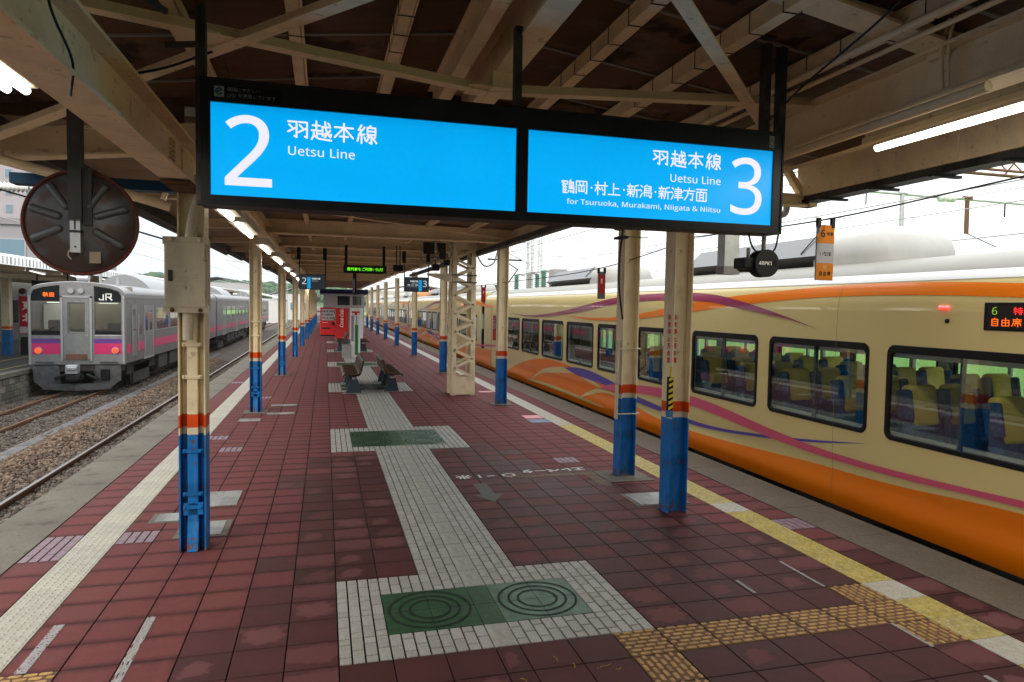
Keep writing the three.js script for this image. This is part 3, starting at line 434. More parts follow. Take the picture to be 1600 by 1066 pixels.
  mark('faded_arrow', 1.25, 0.1, (k, w, h) => k.fillRect(0, 0, w, h), [2.62, -3.88], [0.145, 0.10, 0.055], 0, 0.7);
  mark('faded_arrow', 0.28, 0.6, (k, w, h) => { k.fillRect(w * 0.2, 0, w * 0.6, h * 0.7); k.beginPath(); k.moveTo(0, h * 0.65); k.lineTo(w, h * 0.65); k.lineTo(w * 0.5, h); k.fill(); }, [3.05, -3.55], [0.135, 0.10, 0.06], 0, 0.6);
  for (const [x, z, t] of [[1.28, 0.33, 1], [1.16, 0.2, 2], [0.98, 0.42, 3], [1.47, 0.36, 4], [1.55, 0.43, 5], [1.35, 0.6, 6], [0.9, 0.75, 7]]) mark('paint_scrap', 0.15, 0.1, (k, w, h) => { k.lineWidth = 20; k.lineCap = 'round'; let a = hash2(t, 1, 77) * 6, px0 = w * (0.2 + 0.5 * hash2(t, 2, 77)), py0 = h * (0.2 + 0.5 * hash2(t, 3, 77)); for (let i = 0; i < 5; i++) { k.beginPath(); k.moveTo(px0, py0); a += 1.9 * (hash2(t, i, 78) - 0.4); px0 = clamp(px0 + 95 * Math.cos(a), 30, w - 30); py0 = clamp(py0 + 80 * Math.sin(a), 25, h - 25); k.lineTo(px0, py0); if (hash2(t, i, 79) > 0.3) k.stroke(); } }, [x, z], [0.30, 0.185, 0.03], t, 0.75);
}

// ================================================================== CANOPY over the platform
const canopy = struct('platform_canopy');
const ceilN = (x) => 3.97 - 0.125 * Math.abs(x - 1.05), frameY = (z) => 3.27 + clamp((-9.4 - z) * 0.016, 0, 0.34);
const ceilF = (x, z) => frameY(z) + 0.36 - 0.045 * Math.abs(x - 1.05);
{
  // near bay: brown boards between pale battens, purlins below, girders and braces
  const board = (x0, x1, z0, z1, k) => { const a = V3(x0, ceilN(x0), 0), b = V3(x1, ceilN(x1), 0), d = b.clone().sub(a), w = d.length(), g = box(w - 0.004, 0.012, z1 - z0 - 0.008).rotateZ(Math.atan2(d.y, d.x)).translate((x0 + x1) / 2, (a.y + b.y) / 2, (z0 + z1) / 2); const m = part('ceiling_board', g, M.ply, canopy, 0); uvm(m.geometry, 1.9, 0.37 * k, 0.61 * k); };
  let k = 0; for (let z = 5.4; z > -2.3; z -= 0.91) { for (const [a, b] of [[-2.62, -0.78], [-0.78, 1.05], [1.05, 2.85], [2.85, 4.62]]) board(a, b, Math.max(z - 0.91, -2.35), z, ++k); for (const [a, b] of [[-2.62, 1.05], [1.05, 4.62]]) if (z < 5) part('batten', bar(V3(a, ceilN(a) - 0.012, z), V3(b, ceilN(b) - 0.012, z), 0.03, 0.012), M.batten, canopy); }
  part('roof_sheet', [bar(V3(-2.7, ceilN(-2.7) + 0.06, 6.9), V3(1.05, ceilN(1.05) + 0.06, 6.9), 18.6, 0.04), bar(V3(1.05, ceilN(1.05) + 0.06, 6.9), V3(4.7, ceilN(4.7) + 0.06, 6.9), 18.6, 0.04)], M.galv, canopy);
  const purlin = (x, w, h, ties) => { const y = ceilN(x) - 0.02 - h; part('purlin', beamI(V3(x, y, 5.2), V3(x, y, -2.3), w, h, 0.008, 0.05), M.beam, canopy); part('conduit', rod(V3(x + w * 0.5 + 0.012, y + 0.02, 5.2), V3(x + w * 0.5 + 0.012, y + 0.02, -2.3), 0.011, 8), M.beam, canopy); for (let i = 0; i < ties; i++) { const z = 2.4 - i * 0.31; part('cable_tie', [box(w + 0.04, 0.004, 0.006, x + 0.01, y - 0.004, z), box(0.004, h, 0.006, x - w / 2 - 0.004, y + h / 2, z), box(0.004, h, 0.006, x + w / 2 + 0.026, y + h / 2, z)], M.darkSteel, canopy); } };
  purlin(-0.9, 0.07, 0.1, 3); purlin(-0.27, 0.07, 0.1, 12); purlin(0.38, 0.075, 0.1, 12); purlin(1.74, 0.08, 0.11, 13); purlin(2.38, 0.09, 0.12, 13); purlin(3.02, 0.08, 0.11, 12); purlin(-1.75, 0.07, 0.1, 0); purlin(4.0, 0.07, 0.1, 0);
  part('conduit', [rod(V3(2.92, ceilN(3) - 0.17, 5), V3(2.92, ceilN(3) - 0.17, -2.3), 0.022), rod(V3(3.1, ceilN(3) - 0.16, 5), V3(3.1, ceilN(3) - 0.16, -2.3), 0.016)], M.beam, canopy);
  part('ridge_beam', [beamI(V3(1.1, 3.6, 5.4), V3(1.1, 3.6, -2.3), 0.17, 0.33, 0.02, 0.02), beamI(V3(0.84, 3.68, 5.4), V3(0.84, 3.68, -2.3), 0.1, 0.25, 0.012, 0.012)], M.beam, canopy);
  const lg = part('girder', [beamI(V3(-1.14, 2.89, 5.4), V3(-1.12, 2.9, -2.25), 0.2, 0.31, 0.02, 0.016)], M.beam, canopy); lg.userData.label = 'left cream girder carrying the roof over the box column';
  part('girder', beamI(V3(3.4, 3.32, 5.4), V3(3.35, 3.19, -3.9), 0.2, 0.3, 0.02, 0.016), M.beam, canopy);
  const stiff = []; for (const z of [-1.95, -1.85]) for (let i = 0; i < 6; i++) stiff.push(new THREE.SphereGeometry(0.014, 8, 5).translate(-1.02, 2.97 + i * 0.033, z), new THREE.SphereGeometry(0.014, 8, 5).translate(-1.118 + 0.012, 2.97 + i * 0.033, z + 0.5));
  part('bolts', [...stiff, lohi(-1.115, -1.106, 2.93, 3.18, -2.0, -1.75)], M.beam, canopy);
  part('cover_plates', [lohi(-1.22, -1.02, 2.876, 2.889, -2.1, -1.55), lohi(-1.2, -1.04, 2.868, 2.876, -2.02, -1.66)], M.rust, canopy).userData.label = 'rust-edged splice plate under the girder end';
  // cantilever arms and the end frame of the wide part
  part('frame_beam', beamI(V3(-1.05, 3.2, -2.12), V3(-2.62, 3.03, -2.12), 0.14, 0.22), M.beam, canopy); part('frame_beam', beamI(V3(-1.05, 3.2, 2.4), V3(-2.62, 3.03, 2.4), 0.14, 0.22), M.beam, canopy);
  part('frame_beam', beamI(V3(1.1, 3.93, 0.6), V3(3.35, 3.545, 0.6), 0.2, 0.2), M.beam, canopy).userData.label = 'heavy cross beam over the right girder';
  part('frame_beam', beamI(V3(3.35, 3.62, 0.6), V3(4.6, 3.32, 0.6), 0.14, 0.16), M.beam, canopy); part('bracket', [lohi(3.32, 3.36, 3.5, 3.72, 0.54, 0.66), box(0.16, 0.02, 0.22, 3.35, 3.6, 0.6), tube([V3(3.3, 3.7, 0.7), V3(3.28, 3.55, 0.68), V3(3.29, 3.3, 0.68)], 0.012), tube([V3(3.3, 3.7, 0.74), V3(3.285, 3.55, 0.72), V3(3.29, 3.3, 0.72)], 0.009)], M.beam, canopy);
  part('frame_beam', [beamI(V3(3.3, 3.1, -2.2), V3(4.76, 3.1, -2.2), 0.12, 0.12), lohi(4.68, 4.77, 3.1, 3.36, -2.27, -2.13)], M.beam, canopy); part('strut', bar(V3(4.42, 3.5, -2.2), V3(4.66, 3.18, -2.2), 0.07, 0.06), M.beam, canopy);
  // flat braces below the purlins, crossing at gusset plates
  const br = (a, b) => part('brace', [bar(a, b, 0.085, 0.012), bar(a.clone().add(V3(0, 0.03, 0)), b.clone().add(V3(0, 0.03, 0)), 0.012, 0.06)], M.beam, canopy);
  br(V3(-1.41, 3.5, -1.45), V3(0.7, 3.5, 1.15)); br(V3(-1.8, 3.52, -0.05), V3(0.98, 3.5, -0.84)); br(V3(1.0, 3.5, -0.84), V3(3.3, 3.5, -0.41)); br(V3(1.33, 3.515, 1.05), V3(3.4, 3.5, -1.08)); br(V3(-2.52, 3.12, -1.98), V3(-1.58, 3.2, -1.0));
  part('gusset', [box(0.26, 0.012, 0.2, -0.78, 3.516, -0.42), box(0.3, 0.012, 0.22, 1.0, 3.516, -0.84), box(0.24, 0.012, 0.22, 3.2, 3.516, -0.6), lohi(1.0, 1.2, 3.5, 3.62, -0.95, -0.7)], M.beam, canopy);
  // eaves: fascia boards, gutters, brackets
  for (let z = 5.2, i = 0; z > -2.1; z -= 0.62, i++) part('fascia_board', lohi(4.6, 4.635, 3.2, 3.58, z - 0.612, z), M.beam, canopy, 0.9);
  part('gutter', [lohi(4.63, 4.8, 3.14, 3.2, -2.25, 5.2)], M.darkSteel, canopy); for (let z = 5; z > -2.2; z -= 0.62) part('gutter_bracket', lohi(4.56, 4.86, 3.115, 3.138, z - 0.02, z + 0.02), M.dark, canopy);
  part('eave_board', [lohi(-2.68, -2.6, 3.16, 3.6, -2.36, 5.4)], M.darkSteel, canopy);
  // conduits along the right girder and the pipe at its end
  part('conduit', [rod(V3(3.25, 3.215, 1.0), V3(3.23, 3.17, -2.1), 0.03), rod(V3(3.46, 3.2, 4.5), V3(3.44, 3.13, -2.1), 0.016)], M.beam, canopy);
  part('drain_pipe', [rod(V3(3.5, 2.98, -2.3), V3(4.42, 3.02, -2.3), 0.035, 12), tube([V3(4.42, 3.02, -2.3), V3(4.5, 3.03, -2.3), V3(4.53, 3.07, -2.3), V3(4.53, 3.2, -2.3)], 0.035, 10, 10)], M.grey, canopy);
  part('drain_pipe', [tube([V3(-2.6, 3.08, -1.98), V3(-2.4, 3.04, -1.98), V3(-1.35, 2.78, -1.98), V3(-1.24, 2.75, -2.0)], 0.036, 20, 12)], M.beam, canopy).userData.label = 'slanting cream drain pipe running to the box column';
  part('blue_channel', [lohi(-2.66, -1.22, 3.0, 3.09, -3.06, -2.9)], M.darkBlue = flat(0.006, 0.035, 0.075, 0.5), canopy); part('bracket', [bar(V3(-1.5, 2.93, -3.0), V3(-1.42, 3.16, -3.0), 0.04, 0.04)], M.beam, canopy);

  // far bays
  const xL = -2.55, xR = 3.62;
  part('end_board', [lohi(-2.7, 4.7, 3.62, 4.15, -2.37, -2.345), lohi(-2.7, -1.2, 3.44, 3.62, -2.37, -2.345)], M.ply, canopy);
  for (let z = -2.35, k2 = 0; z > -78; z -= 3.45, k2++) {
    const z1 = z - 3.44, y = frameY(z), fz = z1 + 0.0;
    part('ceiling_board', bar(V3(xL, ceilF(xL, z) , (z + z1) / 2), V3(1.05, ceilF(1.05, z), (z + z1) / 2), 3.44, 0.02), M.plyFar, canopy, 1.5); part('ceiling_board', bar(V3(1.05, ceilF(1.05, z), (z + z1) / 2), V3(xR, ceilF(xR, z), (z + z1) / 2), 3.44, 0.02), M.plyFar, canopy, 1.5);
    if (k2 < 12) { part('frame_beam', beamI(V3(-1.12, frameY(fz), fz), V3(xR - 0.02, frameY(fz), fz), 0.22, 0.26, 0.024), M.beam, canopy); part('frame_beam', [beamI(V3(-1.2, frameY(fz) + 0.1, fz), V3(xL, frameY(fz) + 0.02, fz), 0.1, 0.16)], M.beam, canopy);
      for (const x of [-0.4, 0.35, 1.8, 2.6]) part('purlin', bar(V3(x, ceilF(x, z) - 0.06, z - 0.02), V3(x, ceilF(x, z) - 0.06, z1 + 0.02), 0.07, 0.09), M.beam, canopy);
      const a = frameY(fz) + 0.02; part('brace', [bar(V3(-1.0, a + 0.05, z - 0.1), V3(3.3, a + 0.05, z1 + 0.15), 0.05, 0.012)], M.beam, canopy); }
    part('eave_board', [lohi(xL - 0.07, xL, y + 0.02, y + 0.36, z1, z)], M.darkSteel, canopy); part('eave_board', [lohi(xR, xR + 0.06, y + 0.1, y + 0.36, z1, z)], M.beam, canopy);
    part('gutter', [rod(V3(xL - 0.12, y + 0.03, z), V3(xL - 0.12, y + 0.03, z1), 0.06, 10)], M.darkSteel, canopy);
    for (const [x, yy] of [[-1.12, y - 0.1], [3.45, y + 0.03]]) part('girder', beamI(V3(x, yy, z + (k2 ? 0 : 0)), V3(x, yy, z1), 0.2, 0.24), M.beam, canopy);
  }
  part('roof_sheet', [bar(V3(xL - 0.1, ceilF(xL, -40) + 0.34, -40), V3(xR + 0.08, ceilF(xL, -40) + 0.34, -40), 76, 0.04)], M.galv, canopy);
  part('cable_tray', [lohi(3.2, 3.34, 3.18, 3.21, -24, -3.9), lohi(3.2, 3.215, 3.21, 3.27, -24, -3.9), lohi(3.325, 3.34, 3.21, 3.27, -24, -3.9)], M.darkSteel, canopy);
  const dr = []; for (let z = -4.2; z > -20; z -= 0.35) dr.push(new THREE.SphereGeometry(0.017, 6, 5).translate(3.72, 3.4, z)); part('bolts', dr, M.darkSteel, canopy);
}

{ // added wall, unseen behind the viewpoint: it blocks light and bounces some back
  const st = struct('unseen_light_blocker'); const w = flat(0.45, 0.42, 0.36, 0.8); part('added_light_wall', [lohi(-2.4, 4.3, 0, 4.6, 5.6, 5.75), lohi(-2.4, -2.25, 0, 4.6, 5.75, 15), lohi(4.15, 4.3, 0, 4.6, 5.75, 15)], w, st);
}

// ================================================================== COLUMNS
function makeColumn(top, conduit, name, label, group, pos) {
  const t = thing(name, label, 'column', pos, group);
  const H = (y0, y1, e = 0) => [lohi(-0.1 - e, -0.088 + e, y0, y1, -0.1 - e, 0.1 + e), lohi(0.088 - e, 0.1 + e, y0, y1, -0.1 - e, 0.1 + e), lohi(-0.088, 0.088, y0, y1, -0.008 - e, 0.008 + e), lohi(-0.088, -0.07, y0, y1, 0.008, 0.016), lohi(0.07, 0.088, y0, y1, 0.008, 0.016)];
  part('column_shaft', H(1.112, top), M.cream, t); part('white_band', H(0.95, 1.008), M.bandWhite, t); part('orange_band', H(1.008, 1.112), M.band, t); part('blue_base', H(0, 0.95), M.blue, t);
  if (!label.includes('cabinet, left') && !label.includes('lettering')) part('base_plate', [box(0.42, 0.014, 0.42, 0, 0.007, 0)], M.concrete, t);
  if (conduit) { // flat cable duct in the web, held by straps, turning out at the foot
    part('cable_duct', boxr(0.082, top - 0.33 - 1.112, 0.06, 0.008, 0, (top - 0.33 + 1.112) / 2, 0.045), M.cream, t); const d = part('cable_duct', [boxr(0.082, 0.72, 0.06, 0.008, 0, 0.59, 0.045), bar(V3(0, 0.235, 0.045), V3(0, 0.0, 0.088), 0.082, 0.06)], M.blue, t); d.userData.label = 'blue lower end of the cable duct, bent out at the foot';
    part('cable_duct', boxr(0.082, 0.104, 0.06, 0.004, 0, 1.06, 0.0455), M.band, t); part('cable_duct', boxr(0.082, 0.058, 0.06, 0.004, 0, 0.979, 0.045), M.bandWhite, t);
    for (const y of [0.36, 0.47, 0.82, 1.42, 1.68]) if (y < top - 0.4) part('strap', [box(0.15, 0.03, 0.012, 0, y, 0.08), new THREE.SphereGeometry(0.009, 8, 6).translate(-0.06, y, 0.088), new THREE.SphereGeometry(0.009, 8, 6).translate(0.06, y, 0.088)], y < 0.95 ? M.blue : M.cream, t);
    part('strap', [box(0.15, 0.1, 0.01, 0, 0.345, 0.07)], M.blue, t);
  }
  return t;
}
const PL = [[-1.108, -2.17], [-1.31, -9.5], [-1.245, -16.28], [-1.165, -23.04], [-1.115, -29.83], [-1.055, -36.1], [-1.0, -42.7], [-1.0, -49.5], [-1.0, -56.4], [-1.0, -63.3], [-1.0, -70.2]];
{
  const first = makeColumn(2.9, true, 'platform_column', 'cream and blue steel column carrying the electrical cabinet, left of the big sign', 'columns of the left row', [PL[0][0], 0, PL[0][1]]);
  const sec = makeColumn(3.17, true, 'platform_column', 'cream column with blue foot in the left row, next behind the cabinet column', 'columns of the left row', [PL[1][0], 0, PL[1][1]]);
  const names = ['third', 'fourth', 'fifth', 'sixth', 'seventh', 'eighth', 'ninth', 'tenth', 'eleventh'];
  PL.slice(2).forEach(([x, z], i) => { const c = copyOf(sec, names[i] + ' blue-footed cream column of the left row, counted from the cabinet column', [x, 0, z]); if (i > 0) c.scale.y = 1; });
  const PR = [[3.295, -2.26], [3.43, -3.72], [3.45, -9.83], [3.37, -16.6], [3.39, -23.7], [3.37, -30.45], [3.35, -36.8], [3.37, -43.3], [3.36, -49.5], [3.5, -57.6], [3.5, -64.5]];
  const r0 = makeColumn(3.2, false, 'platform_column', 'cream column with red lettering and a striped bar, blue foot, nearest the train', 'columns of the right row', [PR[0][0], 0, PR[0][1]]);
  const lb = ['cream column with blue foot just behind the lettered column, under the big sign', 'cream column right of the riveted lattice column, blue foot', 'cream column partly behind the riveted lattice column, blue foot'];
  const ord = ['first', 'second', 'third', 'fourth', 'fifth', 'sixth', 'seventh'];
  const sideN = [lohi(-0.1, -0.088, 0, 1, -0.1, 0.1)];
  const rc = makeColumn(3.36, false, 'platform_column', lb[0], 'columns of the right row', [PR[1][0], 0, PR[1][1]]);
  PR.slice(2).forEach(([x, z], i) => copyOf(rc, i < 2 ? lb[i + 1] : ord[i - 2] + ' blue-footed cream column of the right row beyond the lattice column', [x, 0, z]));
  rc.children[0].geometry = uvm(join([lohi(-0.1, -0.088, 1.112, 3.2, -0.1, 0.1), lohi(0.088, 0.1, 1.112, 3.2, -0.1, 0.1), lohi(-0.088, 0.088, 1.112, 3.2, -0.008, 0.008)]));
  // lettering on the two faces of the first right column
  const [c, x] = canvas(128, 768, '#d2cab4'); x.strokeStyle = '#c2180c'; x.lineJoin = 'round'; line(x, '非常停止用赤旗', 20, 14, 88, 14, 108, 1, true);
  const st = printed(c); face('lettered_sticker', 0.085, 0.5, st, r0, [-0.045, 1.735, 0.0172], 0); face('lettered_sticker', 0.085, 0.5, st, r0, [-0.1025, 1.735, 0.02], -Math.PI / 2);
  // yellow and black bar with a blue buckle, hung on its side
  const fb = thing('flag_case', 'narrow case striped yellow and black, strapped to the lettered column', 'flag case', [3.16, 0, -2.13]);
  part('case_body', boxr(0.05, 0.34, 0.05, 0.008, 0, 1.2, 0), M.rubber, fb); const stripes = []; const Y = flat(0.62, 0.5, 0.04);
  for (let i = 0; i < 6; i++) { const y = 1.06 + i * 0.056, s = new THREE.Shape([[-0.0255, y - 0.012], [0.0255, y + 0.012], [0.0255, y + 0.04], [-0.0255, y + 0.016]].map(([a, b]) => new THREE.Vector2(a, b))); part('stripe', new THREE.ExtrudeGeometry(s, { depth: 0.002, bevelEnabled: false }).translate(0, 0, 0.025), Y, fb); }
  part('buckle', boxr(0.055, 0.07, 0.055, 0.006, 0, 1.01, 0), flat(0.05, 0.16, 0.34), fb); part('flag_stick', rod(V3(0.005, 1.36, 0), V3(0.008, 1.47, 0), 0.011), Y, fb);
  // thin grey board edge fixed to the second right column and a hoop
  const bd = thing('column_conduit', 'tall thin cream conduit clamped to the second right column', 'conduit', [3.285, 0, -3.66]); part('conduit', boxr(0.028, 0.95, 0.05, 0.006, 0, 1.18, 0), M.box, bd); for (const y of [0.77, 1.55]) part('clamp', [box(0.3, 0.012, 0.012, 0.13, y, 0.045), box(0.012, 0.012, 0.2, 0.275, y, -0.05)], M.box, bd); part('cable', tube([V3(0.03, 3.1, 0.05), V3(-0.02, 2.7, 0.05), V3(-0.025, 2.3, 0.05), V3(0.03, 1.9, 0.05)], 0.012), M.darkSteel, bd); part('clamp', [box(0.1, 0.03, 0.2, -0.0, 2.86, 0.02), box(0.1, 0.03, 0.2, 0, 2.97, 0.02), box(0.28, 0.008, 0.008, 0.18, 2.87, 0.07)], M.dark, bd);
}
{ // electrical cabinet on the first left column
  const t = thing('electrical_cabinet', 'cream steel electrical cabinet with hinged door on the nearest left column', 'cabinet', [-1.12, 0, -2.0]);
  part('cabinet_body', boxr(0.31, 0.58, 0.13, 0.006, 0, 2.228, 0), M.box, t); part('cabinet_door', boxr(0.285, 0.5, 0.014, 0.005, 0, 2.228, 0.071), M.box, t);
  for (const y of [2.49, 1.965]) part('mounting_flange', box(0.33, 0.06, 0.012, 0, y, 0.06), M.box, t);
  for (const [x, y] of [[-0.1, 2.5], [0.1, 2.5], [-0.1, 1.955], [0.1, 1.955]]) part('bolt', new THREE.SphereGeometry(0.017, 10, 8).scale(1, 1, 0.6).translate(x, y, 0.068), y < 2 ? M.rust : M.box, t);
  for (const y of [2.4, 2.08]) part('hinge', [rod(V3(0.132, y - 0.03, 0.084), V3(0.132, y + 0.03, 0.084), 0.008), box(0.05, 0.012, 0.006, 0.11, y + 0.03, 0.081)], M.box, t);
  part('latch', boxr(0.03, 0.085, 0.008, 0.003, -0.11, 2.22, 0.081), M.darkSteel, t);
  part('conduit', tube([V3(0.09, 2.85, 0.0), V3(0.06, 2.75, 0.02), V3(0.03, 2.6, 0.03), V3(0.02, 2.5, 0.03)], 0.035, 16, 10), M.box, t); part('conduit', rod(V3(0, 1.94, 0.0), V3(0.0, 1.72, 0.0), 0.04, 12), M.box, t);
}
{ // riveted lattice column
  const t = thing('lattice_column', 'cream riveted lattice column between the platform columns on the right', 'column', [2.945, 0, -11.6]);
  const w = 0.265, top = 3.5; const R = [];
  for (const sx of [-1, 1]) for (const sz of [-1, 1]) part('corner_angle', [lohi(Math.min(sx * w, sx * (w - 0.10)), Math.max(sx * w, sx * (w - 0.10)), 0, top, sz * w - 0.006, sz * w + 0.006), lohi(sx * w - 0.006, sx * w + 0.006, 0, top, Math.min(sz * w, sz * (w - 0.10)), Math.max(sz * w, sz * (w - 0.10)))], M.cream, t);
  for (let i = 0; i < 15; i++) { const y0 = 0.42 + i * 0.205, y1 = y0 + 0.205, s = i % 2 ? 1 : -1; for (const sz of [-1, 1]) { part('lattice_bar', bar(V3(-s * (w - 0.04), y0, sz * (w + 0.01)), V3(s * (w - 0.04), y1, sz * (w + 0.01)), 0.008, 0.06), M.cream, t); part('lattice_bar', bar(V3(sz * (w + 0.01), y0, -s * (w - 0.04)), V3(sz * (w + 0.01), y1, s * (w - 0.04)), 0.008, 0.06), M.cream, t); } for (const sx of [-1, 1]) R.push([sx * (w - 0.04), y0, w + 0.014], [sx * (w - 0.04), y0 + 0.1, w + 0.008]); }
  for (const sz of [-1, 1]) { part('base_panel', box(2 * w - 0.06, 0.4, 0.008, 0, 0.22, sz * (w + 0.011)), M.cream, t); part('base_panel', box(0.008, 0.4, 2 * w - 0.06, sz * (w + 0.011), 0.22, 0), M.cream, t); part('end_plate', box(2 * w, 0.2, 0.008, 0, top - 0.1, sz * (w + 0.012)), M.cream, t); }
  for (let i = 0; i < 7; i++) for (const sx of [-1, 1]) R.push([sx * (w - 0.035), 0.05 + i * 0.058, w + 0.017]); stuff(part('rivets', R.map(([x, y, z]) => new THREE.SphereGeometry(0.012, 6, 4).translate(x, y, z)), M.cream, t));
  part('bands', [box(0.58, 0.02, 0.02, 0, 2.56, w + 0.02), box(0.58, 0.02, 0.02, 0, 2.72, w + 0.02), box(0.02, 0.02, 0.5, w + 0.025, 2.56, 0), box(0.02, 0.02, 0.5, w + 0.025, 2.72, 0)], M.dark, t);
  const sh = new THREE.Shape([[0, 0.17], [-0.56, 0.17], [-0.56, 0.13], [0, -0.02]].map(([a, b]) => new THREE.Vector2(a, b))); part('bracket_arm', new THREE.ExtrudeGeometry(sh, { depth: 0.06, bevelEnabled: false }).translate(-w - 0.02, 2.57, w - 0.03), M.cream, t);
}
{ // cameras, junction boxes and cables gathered under the roof at the lattice column
  const t = thing('roof_equipment', 'cluster of dark cameras, boxes and looping cables under the roof beside the lattice column', 'equipment', [2.3, 3.0, -11.4]);
  part('junction_box', [boxr(0.24, 0.26, 0.14, 0.01, -0.16, 0.3, 0), boxr(0.18, 0.36, 0.16, 0.01, 0.12, 0.24, 0.02)], M.darkSteel, t); part('camera_body', [boxr(0.16, 0.14, 0.22, 0.012, -0.02, -0.13, 0.1), box(0.02, 0.2, 0.02, -0.02, 0.02, 0.1)], M.dark, t); part('camera_body', [boxr(0.13, 0.12, 0.2, 0.012, 0.22, -0.02, 0.1)], M.dark, t);
  part('cable', [tube([V3(-0.3, 0.3, 0.1), V3(-0.35, 0.02, 0.14), V3(-0.1, -0.02, 0.16), V3(0.05, 0.2, 0.12)], 0.014), tube([V3(0.0, 0.3, 0.1), V3(0.1, -0.02, 0.18), V3(0.3, 0.1, 0.1), V3(0.42, 0.3, 0)], 0.012), tube([V3(0.95, 0.2, -0.1), V3(1.15, -0.05, -0.1), V3(1.35, 0.02, -0.1), V3(1.45, 0.3, -0.1)], 0.018)], M.grey, t);
}
{
  const t = thing('hanging_speaker', 'small black speaker box hanging from the roof right of the green-lit board', 'speaker', [1.53, 2.87, -12]); part('speaker_body', boxr(0.22, 0.14, 0.14, 0.012, 0, 0, 0), M.dark, t); part('hanger', [rod(V3(-0.04, 0.06, 0), V3(-0.04, 0.5, 0), 0.012), rod(V3(0.04, 0.06, 0), V3(0.04, 0.5, 0), 0.012)], M.dark, t);
}

